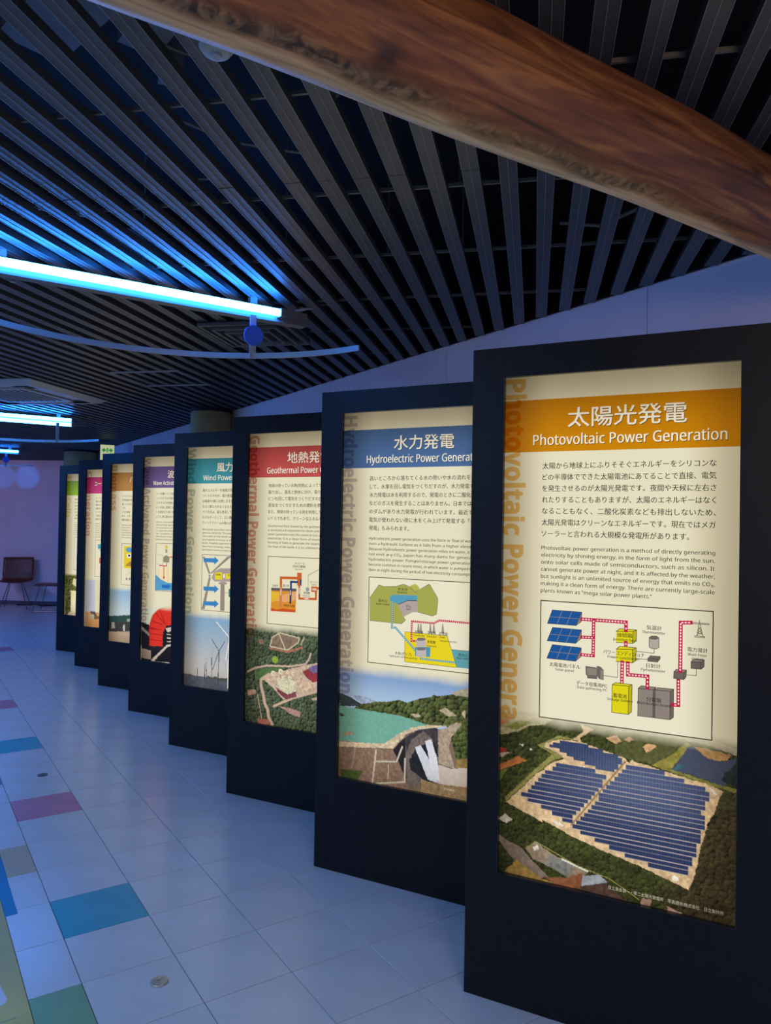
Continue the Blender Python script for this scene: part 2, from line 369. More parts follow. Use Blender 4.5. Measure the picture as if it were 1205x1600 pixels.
def rail(y, label, disc, xo=0.0):
    t = thing('curved_rail', label, 'curved rail', (.665+xo, y, 0), 0, 'curved rails hung below the tube lights')
    R_ = .82; pts = [(R_*math.sin(a), -.82+.235+R_*math.cos(a)-.0, 2.203) for a in [math.radians(-72+4*k) for k in range(37)]]
    b = MB(); n = len(pts); hw, hh = .004, .011
    vs = []
    for i, p in enumerate(pts):
        p = Vector(p); d = (Vector(pts[min(i+1, n-1)])-Vector(pts[max(i-1, 0)])).normalized(); s_ = Vector((-d.y, d.x, 0))
        vs += [p-s_*hw-U*hh, p+s_*hw-U*hh, p+s_*hw+U*hh, p-s_*hw+U*hh]
    fs = [(i*4+j, i*4+(j+1) % 4, (i+1)*4+(j+1) % 4, (i+1)*4+j) for i in range(n-1) for j in range(4)]+[(0, 1, 2, 3)[::-1], tuple(4*(n-1)+j for j in range(4))]
    b.add(vs, fs); obj('rail', b, M_rail, t)
    for sx in (.50, -.50):
        yy = -.585+math.sqrt(R_*R_-sx*sx)
        b = MB(); b.box(sx-.0135, sx+.0135, yy-.0085, yy-.0045, 2.19, 2.372); obj('strap', b, M_strap, t)
        if disc and sx > 0:
            b = MB(); b.tube([(sx, yy-.0095, 2.285), (sx, yy-.0175, 2.285)], .042, 40); o = obj('disc', b, M_disc, t)
    return t
rail(2.885-.06, 'long curved metal rail with a blue disc, under the nearest tube light', True, .06)
rail(7.36-.09, 'curved metal rail without disc under the double tube light', False, .06)
rail(11.45-.06, 'short looking far curved metal rail with a small blue disc near the end wall', True, .1)

# ceiling fittings
def rot45(o): o.rotation_euler = (0, 0, A)
d_ = thing('air_diffuser', 'dark square ceiling air diffuser with nested frames behind the nearest tube light', 'air vent', (1.487, 3.46, 0), A)
b = MB(); h = .215; b.box(-h, h, -h, h, 2.452, 2.458); obj('back_plate', b, M_acdark, d_)
for s_, z in ((.215, 2.438), (.165, 2.430), (.118, 2.424), (.07, 2.418)):
    b = MB(); w_ = .014
    for sx, sy in ((-1, 0), (1, 0)): b.cbox(sx*s_-(w_ if sx > 0 else 0), sx*s_+(w_ if sx < 0 else 0), -s_, s_, z, z+.016, .002)
    for sy in (-1, 1): b.cbox(-s_+w_, s_-w_, sy*s_-(w_ if sy > 0 else 0), sy*s_+(w_ if sy < 0 else 0), z, z+.016, .002)
    obj('louver_frame', b, M_grille, d_)
d_ = thing('access_hatch', 'thin metal framed square access hatch set in the slats, left of the nearer column', 'hatch', (1.48, 5.0, 0), A)
for x0_, x1_, y0_, y1_ in ((-.24, .24, -.24, -.232), (-.24, .24, .232, .24), (-.24, -.232, -.232, .232), (.232, .24, -.232, .232)):
    b = MB(); b.box(x0_, x1_, y0_, y1_, 2.450, 2.4595); obj('frame_bar', b, M_rail if False else mat('hatch_metal', (.34, .33, .31), .4, .2), d_)
ac = thing('ceiling_air_conditioner', 'square grey four way cassette air conditioner in the ceiling at the left edge', 'air conditioner', (.745, 6.24, 0), A)
h = .475
b = MB()
pr = [(h, 2.459), (h, 2.452), (h-.05, 2.425), (h-.09, 2.425)]
vs = []
for r, z in pr:
    cc = .0
    vs += [(-r, -r, z), (r, -r, z), (r, r, z), (-r, r, z)]
b.add(vs, [(i*4+j, i*4+(j+1) % 4, (i+1)*4+(j+1) % 4, (i+1)*4+j) for i in range(3) for j in range(4)]); obj('fascia', b, M_ac, ac)
b = MB(); b.box(-h+.09, h-.09, -h+.09, h-.09, 2.440, 2.452); obj('air_slot', b, M_acdark, ac)
for k_ in range(4):
    Mz = Matrix.Rotation(k_*math.pi/2, 4, 'Z'); b = MB(); b.box(-.24, .24, -.375, -.32, 2.428, 2.434, Mz @ Matrix.Rotation(0, 4, 'X')); obj('louver', b, M_ac, ac)
b = MB(); b.cbox(-.29, .29, -.29, .29, 2.424, 2.44, .003); obj('intake_grille', b, M_ac, ac)
for q in range(9):
    b = MB(); b.box(-.24, .24, -.22+q*.055-.006, -.22+q*.055+.006, 2.420, 2.424); obj('grille_bar', b, M_acdark, ac)
for x, y, lb in ((.361, 3.17, 'small sprinkler head on the ceiling at the left edge below the nearest tube light'), (1.315, 6.25, 'tiny sprinkler head on the ceiling by the corner of the air conditioner')):
    t = thing('sprinkler_head', lb, 'sprinkler', (x, y, 0)); b = MB(); b.lathe([(.010, 2.459), (.028, 2.455), (.026, 2.448), (.009, 2.444)], n=20); obj('escutcheon', b, M_rail, t)
    b = MB(); b.lathe([(.008, 2.445), (.006, 2.425), (.013, 2.421), (.013, 2.418)], n=14); obj('nozzle', b, M_rail, t)
t = thing('smoke_detector', 'round pale ceiling sensor peeping out just below the log at the top', 'sensor', (.507, 1.40, 0)); b = MB(); b.lathe([(.034, 2.459), (.034, 2.446), (.026, 2.436), (.004, 2.432)], n=32); obj('cover', b, M_ac, t, smooth=False)
b = MB(); b.lathe([(.012, 2.4335), (.010, 2.429)], n=16); obj('sensor_eye', b, M_strap, t)
# coiled wires by the end of the nearest light
cw = thing('wire_bundle', 'loop of grey wires at the right end of the nearest tube light', 'cable', (1.47, 2.98, 0))
for q in range(4):
    b = MB(); r = .045+.008*q; b.tube([(r*math.sin(a)*.7+.01*q, r*.8*math.cos(a), 2.452+.03*math.cos(a*.5)) for a in [x*.35 for x in range(12)]], .0028, 6); obj('wire', b, M_cable, cw)

# exit sign
ex = thing('exit_sign', 'small hanging green arrow exit sign above the far panels', 'sign', (2.17, 9.55, 0), math.radians(-12))
b = MB(); b.cbox(-.085, .085, -.05, .09, 2.205, 2.405, .004); obj('sign_case', b, mat('sign_case_grey', (.30, .34, .33), .5), ex)
b = MB(); b.box(-.08, .08, -.053, -.05, 2.21, 2.40); obj('sign_face', b, emis('sign_face_glow', lin((205, 215, 165)), .75), ex)
b = MB()
def ply(b, pts, y): n = len(pts); b.add([(x, y, z) for x, z in pts]+[(x, y+.001, z) for x, z in pts], [tuple(range(n))]+[(i, n+i, n+(i+1) % n, (i+1) % n) for i in range(n)])
zc = 2.335
for sx in (-1, 1): ply(b, [(sx*.066, zc), (sx*.034, zc+.03), (sx*.034, zc+.010), (sx*.015, zc+.010), (sx*.015, zc-.010), (sx*.034, zc-.010), (sx*.034, zc-.03)][::sx], -.0542)
obj('arrow_symbol', b, emis('exit_green_glow', lin((30, 140, 60)), .8), ex)
b = MB(); ply(b, [(-.008, zc+.028), (.010, zc+.026), (.006, zc-.004), (.014, zc-.028), (.007, zc-.030), (0, zc-.010), (-.010, zc-.028), (-.016, zc-.024), (-.006, zc)], -.0543); obj('running_figure', b, emis('exit_green_glow2', lin((30, 140, 60)), .8), ex)
b = MB(); b.box(-.01, .01, .01, .03, 2.405, 2.459); obj('stem', b, M_house, ex)

# chair and stool by the end wall
ch = thing('shell_chair', 'brown leather shell chair with thin steel legs by the end wall at the left edge', 'chair', (1.69, 13.60, 0), math.radians(-16))
b = MB(); nx, ns = 12, 14; path = []
for i in range(ns):
    f = i/(ns-1)
    if f < .45: path.append((-.24+f/.45*.42, .43-.012*math.sin(f/.45*math.pi)))
    else:
        g = (f-.45)/.55; path.append((.18+.10*math.sin(g*1.4), .43+.385*g**1.15))
vs = []
for th_ in (0, .012):
    for (py_, pz_) in path:
        for j in range(nx):
            u = j/(nx-1)*2-1; cup = .03*u*u
            vs.append((u*(.235-.02*max(0, (pz_-.6))), py_-(cup if pz_ > .5 else 0)-th_*(1 if pz_ > .5 else 0), pz_+(cup if pz_ < .5 else 0)-th_*(1 if pz_ < .5 else 0)))
K = ns*nx
fs = [(i*nx+j, i*nx+j+1, (i+1)*nx+j+1, (i+1)*nx+j) for i in range(ns-1) for j in range(nx-1)]
fs += [tuple(K+q for q in f[::-1]) for f in fs]
rim = [j for j in range(nx)]+[i*nx+nx-1 for i in range(1, ns)]+[(ns-1)*nx+j for j in range(nx-2, -1, -1)]+[i*nx for i in range(ns-2, 0, -1)]
fs += [(rim[i], K+rim[i], K+rim[(i+1) % len(rim)], rim[(i+1) % len(rim)]) for i in range(len(rim))]
b.add(vs, fs); obj('seat_shell', b, M_leather, ch, smooth=True)
for sx in (-1, 1):
    for sy in (-1, 1):
        b = MB(); b.tube([(sx*.09, sy*.07-.02, .412), (sx*.20, sy*.21, .006)], .007, 8); lg_ = obj('leg', b, M_chrome, ch)
        b = MB(); b.lathe([(.011, 0), (.011, .008)], cx=sx*.20, cy=sy*.21, n=12); obj('foot', b, M_acdark, lg_)
b = MB(); b.box(-.10, .10, -.10, .06, .404, .414); obj('under_frame', b, M_chrome, ch)
st = thing('sled_stool', 'low brown seat on thin steel sled runners, half hidden behind the farthest panel', 'stool', (2.12, 12.84, 0), math.radians(-33))
b = MB(); b.tube([(-.23, 0, .425), (-.18, 0, .425), (.18, 0, .425), (.23, 0, .425)], [.012, .02, .02, .012], 14, flat=11); obj('seat', b, M_leather, st, smooth=True)
for sy in (-.15, .15):
    b = MB(); b.tube([(-.14, sy*.8, .41), (-.24, sy, .02), (-.23, sy, .008), (.23, sy, .008), (.24, sy, .02), (.14, sy*.8, .41)], .0065, 8); obj('sled_leg', b, M_chrome, st)
for sx in (-.1, .1):
    b = MB(); b.box(sx-.01, sx+.01, -.14, .14, .404, .412); obj('cross_bar', b, M_chrome, st)
# ------------------------------------------------------------------ printed artwork (0.1 mm on the sheet)
OPS = {
(0,'cr'):[('P','x',[3461,15573,6619,15590]),
],
(0,'d'):[('P',(28,84,150),[1638,7404,2551,7409,2378,7836,1489,7837]),
('P',(140,128,120),[2551,7409,2545,7696,2378,7836]),
('L',(140,128,120),8,[1946,7406,1789,7836]),
('L',(140,128,120),8,[2250,7408,2085,7836]),
('L',(140,128,120),8,[1564,7620,2465,7622]),
('L',(70,62,50),8,[1638,7404,2551,7409,2378,7836,1489,7837,1638,7404]),
('L',(70,62,50),8,[2551,7409,2545,7696,2378,7836]),
('P',(28,84,150),[1654,7948,2549,7956,2373,8385,1485,8383]),
('P',(140,128,120),[2549,7956,2545,8216,2373,8385]),
('L',(140,128,120),8,[1956,7950,1784,8383]),
('L',(140,128,120),8,[2254,7953,2081,8384]),
('L',(140,128,120),8,[1569,8165,2461,8170]),
('L',(70,62,50),8,[1654,7948,2549,7956,2373,8385,1485,8383,1654,7948]),
('L',(70,62,50),8,[2549,7956,2545,8216,2373,8385]),
('P',(28,84,150),[1654,8486,2549,8502,2381,8932,1485,8928]),
('P',(140,128,120),[2549,8502,2546,8770,2381,8932]),
('L',(140,128,120),8,[1956,8492,1787,8929]),
('L',(140,128,120),8,[2254,8497,2086,8931]),
('L',(140,128,120),8,[1570,8707,2465,8717]),
('L',(70,62,50),8,[1654,8486,2549,8502,2381,8932,1485,8928,1654,8486]),
('L',(70,62,50),8,[2549,8502,2546,8770,2381,8932]),
('P',(222,210,20),[3587,7919,4070,7880,4059,8235,3584,8240]),
('P',(222,210,20),[3587,7919,3682,7828,4172,7825,4070,7880]),
('P',(190,178,20),[4070,7880,4172,7825,4164,8155,4059,8235]),
('L',(70,62,50),9,[3587,7919,4070,7880,4059,8235,3584,8240]),
('L',(70,62,50),9,[3587,7919,3682,7828,4172,7825,4070,7880]),
('L',(70,62,50),9,[4070,7880,4172,7825,4164,8155,4059,8235,4070,7880]),
('A',(190,22,70),50,[3866,8227,3869,8409]),
('P',(222,210,20),[3593,8446,4061,8416,4066,8811,3591,8815]),
('P',(222,210,20),[3593,8446,3694,8354,4167,8354,4061,8416]),
('P',(190,178,20),[4061,8416,4167,8354,4160,8731,4066,8811]),
('L',(70,62,50),9,[3593,8446,4061,8416,4066,8811,3591,8815]),
('L',(70,62,50),9,[3593,8446,3694,8354,4167,8354,4061,8416]),
('L',(70,62,50),9,[4061,8416,4167,8354,4160,8731,4066,8811,4061,8416]),
('A',(190,22,70),52,[2554,7623,3863,7619,3866,7872]),
('A',(190,22,70),52,[2913,7625,2911,8705]),
('A',(190,22,70),48,[2557,8174,2910,8160]),
('A',(190,22,70),48,[2559,8715,2911,8710]),
('L',(70,62,50),8,[4168,8460,4671,8470,4669,8331]),
('P',(175,168,155),[4526,8022,4804,8012,4801,8284,4735,8332,4603,8337,4531,8292]),
('P',(110,98,92),[4526,8022,4587,7970,4731,7958,4804,8012,4732,8065,4588,8068]),
('L',(70,62,50),8,[4526,8022,4587,7970,4731,7958,4804,8012,4801,8284,4735,8332,4603,8337,4531,8292,4526,8022]),
('L',(70,62,50),8,[4182,8681,4496,8669]),
('P',(110,98,92),[4495,8639,4572,8550,4843,8546,4838,8628,4762,8721,4496,8720]),
('L',(70,62,50),7,[4495,8639,4761,8636,4843,8546]),
('L',(70,62,50),7,[4761,8636,4762,8721]),
('L',(70,62,50),7,[4495,8639,4572,8550,4843,8546,4838,8628,4762,8721,4496,8720,4495,8639]),
('L',(70,62,50),8,[3644,8817,3643,9292,3237,9281]),
('P',(110,98,92),[2684,9047,3010,9056,3046,9413,2741,9415,2740,9343,2697,9311]),
('P',(140,128,120),[2725,9103,3022,9096,3025,9300,2740,9307]),
('P',(110,98,92),[3021,9012,3120,9014,3230,9110,3234,9416,3097,9400,3025,9300]),
('P',(140,128,120),[3129,9109,3218,9123,3215,9394,3132,9372]),
('A',(190,22,70),52,[3768,8816,3768,9467]),
('P',(222,210,20),[3487,9527,3968,9518,3963,10358,3483,10358]),
('P',(222,210,20),[3487,9527,3585,9452,4064,9460,3968,9518]),
('P',(190,178,20),[3968,9518,4064,9460,4053,10270,3963,10358]),
('L',(70,62,50),9,[3487,9527,3968,9518,3963,10358,3483,10358,3487,9527]),
('L',(70,62,50),9,[3487,9527,3585,9452,4064,9460,3968,9518,3487,9527]),
('L',(70,62,50),9,[3968,9518,4064,9460,4053,10270,3963,10358,3968,9518]),
('P',(140,128,120),[4240,9549,4662,9546,4660,10358,4235,10362]),
('P',(140,128,120),[4240,9549,4323,9462,4743,9460,4662,9546]),
('P',(110,98,92),[4662,9546,4720,9478,4719,10350,4660,10358]),
('L',(70,62,50),9,[4240,9549,4662,9546,4660,10358,4235,10362,4240,9549]),
('L',(70,62,50),9,[4240,9549,4323,9462,4743,9460,4662,9546,4240,9549]),
('L',(70,62,50),9,[4662,9546,4720,9478,4719,10350,4660,10358,4662,9546]),
('P',(140,128,120),[4715,9540,5137,9536,5132,10355,4710,10360]),
('P',(140,128,120),[4715,9540,4787,9464,5223,9459,5137,9536]),
('P',(110,98,92),[5137,9536,5223,9459,5224,10276,5132,10355]),
('L',(70,62,50),9,[4715,9540,5137,9536,5132,10355,4710,10360,4715,9540]),
('L',(70,62,50),9,[4715,9540,4787,9464,5223,9459,5137,9536,4715,9540]),
('L',(70,62,50),9,[5137,9536,5223,9459,5224,10276,5132,10355,5137,9536]),
('A',(190,22,70),52,[3930,8824,3935,9178,4497,9163,4495,9502]),
('A',(190,22,70),52,[5199,9912,5357,9907,5349,9175]),
('P',(110,98,92),[5226,8953,5503,8945,5497,9149,5219,9144]),
('P',(140,128,120),[5226,8953,5288,8876,5565,8868,5503,8945]),
('P',(110,98,92),[5503,8945,5565,8868,5553,9070,5497,9149]),
('L',(70,62,50),9,[5226,8953,5503,8945,5497,9149,5219,9144,5226,8953]),
('L',(70,62,50),9,[5226,8953,5288,8876,5565,8868,5503,8945,5226,8953]),
('L',(70,62,50),9,[5503,8945,5565,8868,5553,9070,5497,9149,5503,8945]),
('A',(190,22,70),55,[5394,8916,5395,7512,5666,7491]),
('L',(70,62,50),8,[5566,9005,5831,8999,5828,8813]),
('P',(110,98,92),[5689,8612,5952,8601,5954,8800,5687,8801]),
('P',(140,128,120),[5689,8612,5752,8537,6035,8525,5952,8601]),
('P',(110,98,92),[5952,8601,6035,8525,6031,8724,5954,8800]),
('L',(70,62,50),9,[5689,8612,5952,8601,5954,8800,5687,8801,5689,8612]),
('L',(70,62,50),9,[5689,8612,5752,8537,6035,8525,5952,8601,5689,8612]),
('L',(70,62,50),9,[5952,8601,6035,8525,6031,8724,5954,8800,5952,8601]),
('L',(70,62,50),8,[5897,7412,5898,7514]),
('L',(70,62,50),8,[5884,7515,5833,7860]),
('L',(70,62,50),8,[5913,7513,5992,7857]),
('L',(70,62,50),8,[5719,7478,6159,7489]),
('L',(70,62,50),8,[5719,7516,6159,7516]),
('L',(70,62,50),8,[5872,7607,5948,7691,5853,7767,5979,7802]),
('L',(70,62,50),8,[5931,7602,5860,7698,5964,7758,5839,7825]),
('L',(70,62,50),8,[5776,7864,6038,7865,6039,7898,5776,7898,5776,7864]),
],
(0,'f'):[('P',(178,168,130),[-7,10868,1396,10754,1691,10823,1473,10998,954,11107,578,11344,3,11538]),
('P',(190,125,70),[-5,11017,495,10912,-2,11240]),
('P',(130,130,60),[154,11256,649,10965,1064,11000,464,11323]),
('P',(150,140,120),[3592,10789,6214,10779,6922,10939,6924,11145,6216,10958,5373,10873,3593,10915]),
('P',(85,88,48),[3593,10915,5373,10873,5264,11408,4598,11731,3603,11672]),
('P',(200,160,115),[4385,11268,4532,11122,4783,11177,4681,11300,4476,11409]),
('P',(200,160,115),[3288,11166,3626,11029,3780,11180,3596,11277]),
('P',(195,155,115),[3830,11120,4028,11005,4129,11093,3997,11165]),
('P',(205,175,135),[2560,11397,2311,11353,2661,11046,2553,10848,2764,10889,2940,10970,2558,11238]),
('P',(140,132,60),[4628,11757,5149,11427,5601,10931,5686,10994,5211,11753,5009,11817]),
('P',(125,122,60),[4893,11806,5211,11783,6199,11978,6933,12056,6935,12174,6173,12072]),
('P',(175,135,85),[5771,11041,6079,11039,6763,11141,6657,11306,6221,11376,5998,11262]),
('P',(72,78,98),[5658,11013,5828,11078,6025,11258,6220,11346,6494,11347,6684,11302,6871,11212,6904,11826,6556,12020,6172,11953,5211,11783]),
('P',(60,96,104),[5352,11608,5552,11605,5440,11745,5268,11759]),
('P',(45,48,50),[6900,11355,6606,11670,6500,11896,6906,12002]),
('P',(185,115,62),[-40,12515,591,12135,895,12215,-37,12701]),
('P',(110,120,55),[-18,12697,291,12572,-12,13069]),
('P',(160,50,45),[-10,11969,145,11927,244,12042,-7,12136]),
('P',(190,180,165),[-7,12136,398,12036,53,12239]),
('P',(215,205,190),[642,11740,812,11696,775,11793]),
('P',(215,205,190),[964,11820,1077,11839,984,11890]),
('P',(140,135,75),[1224,11689,1915,11278,2560,11362,1917,11386,1481,11577,1521,11752,2069,11919,1673,12126,1090,12695,230,13620,190,13516,977,12641,1598,11994,1706,11904]),
('P',(214,184,142),[230,13657,1090,12731,1637,12204,2069,11972,1924,11870,1446,11691,1481,11577,1917,11411,2560,11380,3870,11667,4005,11801,4060,11709,4893,11852,6173,12072,6557,12168,6465,12437,6333,12878,6157,13151,6119,13458,5971,13923,6247,13082,5986,13894,5858,14683,5699,15160,5057,14986,4309,14767,3296,14562,2366,14322,1397,13977,1444,14065]),
('P',(232,222,205),[1754,13949,1953,13964,2099,14060,1810,14082]),
('P',(235,225,210),[2500,12135,2711,12117,2694,12180,2501,12198]),
('P',(235,228,215),[6201,12142,6298,12155,6395,12301,6327,12328]),
('P',(235,228,215),[5224,14858,5420,14843,5421,14990,5254,14970]),
('L',(150,120,85),25,[3888,11785,2312,13981]),
('P',(135,120,110),[-38,14708,274,14854,750,15014,1618,15723,1327,15854,555,15480,-35,14886]),
('P',(150,132,112),[884,14986,1211,14723,1867,15030,2877,15244,2694,15473,2321,15623,1483,15338,1154,15283]),
('P',(130,130,125),[1673,15008,2428,15221,2244,15590,1483,15338]),
('P',(170,140,75),[187,15870,621,15400,1425,15831,2513,15904,1558,16024]),
('P',(150,95,65),[1489,15753,2194,15621,2693,15349,2637,15862,2071,15934]),
('P',(92,68,58),[2605,15745,3370,15533,3793,15800,4265,15927,2606,15882]),
('P',(165,175,185),[2694,15442,3184,15298,3429,15488,2636,15768]),
('L',(230,228,220),30,[2059,15083,2816,15271]),
('P',(165,130,118),[4437,15673,4696,15700,4613,15960,4353,15965]),
('P',(175,140,125),[5123,15773,5598,15907,5125,15980]),
('P',(225,215,200),[1115,14904,1278,14805,1313,14926,1183,15019]),
('P',(220,210,200),[6,14220,197,14016,450,14170,241,14322]),
('L',(150,150,80),14,[950,14972,1211,14710,2503,15173,3488,15351,4322,15762]),
],
(0,'s'):[('P',(28,84,150),[1574,11654,2062,11418,2561,11415,3854,11705,3539,12155,3129,12136,2639,12005,2140,11872,1885,11678]),
('P',(28,84,150),[742,13342,1057,12992,1783,12216,2143,12068,3439,12294,2293,13896,2061,13907,1878,13781,1475,13679,1288,13533,913,13439]),
('P',(28,84,150),[4006,11835,4002,11828,4952,11919,5896,12151,6244,12284,6017,13000,6134,13096,5888,13941,5983,13661,5640,14792,5055,14778,4249,14629,3777,14520,3293,14347,2832,14226,2394,14096,2385,14109,2384,14038,2799,13461,3072,13058,3475,12462]),
],
(0,'t'):[('接続箱',3832,8011,439,82),
('Junction box',3822,8144,674,50),
('パワーコンディショナ',3812,8556,1191,70),
('Power conditioner',3809,8688,922,50),
('気温計',4666,7724,425,82),
('Thermometer',4656,7862,651,60),
('日射計',4658,8842,397,82),
('Pyrheliometer',4652,8972,685,60),
('電力量計',5857,8262,540,82),
('Watt-hour',5853,8402,515,60),
('meter',5861,8514,306,60),
('太陽電池パネル',2050,9098,958,75),
('Solar panel',2051,9234,570,60),
('データ収集用PC',2880,9586,927,75),
('Data gathering PC',2890,9712,897,58),
('蓄電池',3720,9835,399,82),
('Storage battery',3716,9960,747,58),
('分電盤',4680,9834,417,82),
('Distribution board',4688,9962,943,58),
],
(1,'d'):[('P',(178,178,80),[3290,7439,3433,7361,3559,7308,3662,7358,3791,7503,3591,7653]),
('P',(165,165,78),[1434,8018,1865,7446,2106,7504,2711,7456,3021,7351,3290,7439,3591,7653,4190,7288,4240,7317,4597,7845,4601,8026,4550,8508,4363,8590,3707,8476,3453,8499,3046,8732,3152,8841,2974,9017,1453,8993]),
('L',(70,62,50),8,[1434,8018,1865,7446,2106,7504,2711,7456,3021,7351,3290,7439,3591,7653,4190,7288,4240,7317,4597,7845,4601,8026,4550,8508,4363,8590,3707,8476]),
('L',(70,62,50),8,[3046,8732,3152,8841,2974,9017,1453,8993]),
('P',(85,155,185),[2379,7936,2561,7821,3644,7788,3697,7901,3648,7996,3239,8022,2803,8213,2408,8075]),
('P',(175,160,155),[2803,8213,3239,8022,3648,8019,3704,8292,3707,8453,3351,8525,3046,8732,2938,8484,2858,8373]),
('L',(70,62,50),14,[2803,8213,3239,8022,3648,8010]),
('P',(230,208,30),[3135,9339,5041,9354,5483,10594,3143,10592]),
('L',(70,62,50),8,[3135,9339,5041,9354,5483,10594,3143,10592,3135,9339]),
('P',(95,160,170),[5220,9888,6034,9883,6022,10582,5498,10593]),
('L',(70,62,50),8,[5220,9888,6034,9883]),
('P',(80,150,175),[3607,9937,4311,9872,4293,10285,3614,10305]),
('A',(60,150,170),42,[2513,8092,2519,9217,2691,9203,3609,10052]),
('A',(60,150,170),36,[3869,10395,5422,10398]),
('A',(190,22,70),38,[3678,9677,3434,9699,3445,8879,4442,8880,4687,8748,6016,8759]),
('P',(190,180,175),[3657,9610,4105,9571,4110,9845,3986,9902,3784,9921,3662,9886]),
('P',(120,112,110),[3657,9610,3752,9537,4004,9515,4105,9571,4006,9634,3754,9657]),
('P',(190,180,175),[3664,10015,4112,9973,4118,10265,3993,10323,3792,10343,3670,10309]),
('P',(120,112,110),[3664,10015,3759,9941,4011,9918,4112,9973,4013,10037,3761,10061]),
('P',(150,140,130),[3688,9354,3721,8959,3762,8956,3820,9356]),
('P',(150,140,130),[3799,9344,3832,8951,3873,8947,3930,9347]),
('P',(150,140,130),[4231,9308,4264,8917,4304,8914,4360,9311]),
('P',(150,140,130),[4390,9295,4423,8905,4462,8902,4519,9298]),
('P',(150,140,130),[4785,9262,4817,8874,4856,8871,4912,9265]),
],
(1,'f'):[('P',(150,165,190),[478,12288,941,12282,1455,12294,1852,12418,1234,12596]),
('P',(60,70,75),[8,12243,538,12381,1120,12610,950,12732,20,12851]),
('P',(170,160,135),[5252,11664,5552,11511,6245,11290,6252,11683,5455,11733]),
('P',(175,160,135),[4754,12435,5007,12260,5519,12523,5167,12617]),
('P',(180,165,140),[3447,12751,3818,12654,3926,12783,3663,12867]),
('P',(180,165,140),[5718,12403,5865,12243,5871,12615]),
('P',(112,168,150),[20,12825,952,12842,2964,12873,4247,13084,3406,13409,2221,14167,51,14342]),
('P',(165,145,120),[220,13989,510,13871,831,13951,165,14148]),
('P',(50,60,45),[26,13104,322,13216,29,13291]),
('P',(112,100,95),[2664,14320,3303,13641,3830,13325,4663,13111,4726,13813,4688,14577,4185,15518,3449,15791]),
('P',(38,38,44),[3429,14685,3737,14059,4723,13624,4697,15050,4600,15422,4077,15346,3489,15061]),
('P',(62,58,62),[3144,13810,3725,13388,4611,13119,4716,13199,4730,14002,4465,13663,4041,13342,3520,13803,3315,14317]),
('P',(205,185,155),[51,14358,2221,14167,2978,13591,3511,13297,4247,13084,5071,13007,4766,13106,3830,13315,3248,13625,2664,14296,56,14605]),
('P',(138,112,95),[57,14645,2665,14369,3450,15839,3984,15984,1584,15973,201,15912]),
('P',(40,36,42),[2665,14345,3197,13754,3266,14566,3311,15574,3450,15839,3226,15347]),
('L',(200,190,170),35,[1864,14468,1707,15902]),
('L',(200,190,170),35,[1846,14965,2837,14815,3096,14157]),
('L',(200,190,170),35,[1864,15899,3231,15598,3240,14619]),
('L',(165,150,130),20,[844,14600,687,15428]),
('L',(185,165,150),30,[2469,15011,2441,15603]),
('P',(165,148,128),[4716,13199,5073,13101,5423,12817,5750,12819,5282,13447,5187,13838,5455,14687,4740,14569]),
('P',(196,184,172),[4585,14594,5304,14712,6297,14455,6311,15284,5063,15458,4599,15351]),
('P',(205,208,216),[3685,14091,3947,13955,4270,14407,4697,15050,4702,15380,4286,15310]),
('P',(212,214,222),[4127,13737,4413,13670,4685,14388,4804,15315,4490,15084,4268,14264]),
('P',(150,125,90),[3972,15340,4652,15436,6311,15284,6321,15883,3982,15888]),
('P',(80,95,45),[76,15579,1233,15462,1013,15898,201,15912]),
('P',(140,120,70),[5499,14305,5996,14179,6292,14132,6299,14547,5504,14632]),
],
(1,'g'):[('P',(72,86,46),[779,12829,949,12657,1684,12439,2352,12366,2898,12215,3278,12289,3860,12047,4382,11911,4484,11804,4641,11856,5253,11711,6245,11266,6299,14547,5551,14437,5283,13494,5072,13030,4247,13098,2965,12888,780,12854]),
],
(1,'t'):[('貯水池',3006,7571,430,70),
('Reservoir',2995,7702,476,42),
('取水口',2064,8111,393,70),
('Water intake',2071,8248,648,42),
('ダム',3282,8260,231,70),
('Dam',3284,8376,179,42),
('変圧器',3786,9304,379,70),
('Transformer',3787,9438,530,42),
('変電所',4362,9288,372,70),
('Substation',4352,9435,447,42),
('送電線',4868,9278,392,70),
('Power',4846,9424,245,42),
('transmission line',5092,9566,729,42),
('発電機',4344,9664,373,70),
('Generator',4358,9822,447,42),
('水車(ポンプ)',3073,10265,773,65),
('Hydraulic turbine (pump)',3072,10404,1289,42),
('放水口',5740,10062,405,70),
('Water outlet',5730,10198,525,42),
],
(2,'d'):[('P',(215,140,40),[1626,8463,3264,8405,3237,9671,1630,9705]),
('P',(225,165,110),[1633,8732,2380,8787,3252,8550,3262,8998,2550,9176,1641,9100]),
('P',(225,180,50),[1631,8644,2297,8659,2064,9073,1644,9234]),
('P',(200,80,35),[1627,9537,1995,9612,2397,9518,3234,9540,3237,9671,1631,9718]),
('P',(95,90,90),[1626,8443,3264,8405,3267,8550,1630,8598]),
('L',(196,98,40),150,[2268,8428,2255,7875,3315,7842]),
('P',(196,98,40),[3293,7547,3583,7546,3583,8236,3308,8238]),
('L',(196,98,40),120,[3442,8230,3457,8920,4503,8887,4494,8465]),
('P',(196,98,40),[4197,8235,4581,8227,4572,8526,4203,8521]),
('L',(196,98,40),130,[4568,8318,4949,8310]),
('L',(45,70,110),120,[2918,8490,2908,8061,3304,8060]),
('L',(200,130,70),80,[2268,8428,2258,9428]),
('L',(50,60,90),60,[2902,8491,2893,9187]),
('P',(60,75,110),[3474,7900,3591,7894,3583,8223,3481,8222]),
('C',(150,148,150),115,[3968,8404]),
('P',(220,190,175),[4261,8323,4530,8321,4517,8438,4263,8440]),
('L',(70,62,50),10,[4012,8265,3999,7644,4925,7199]),
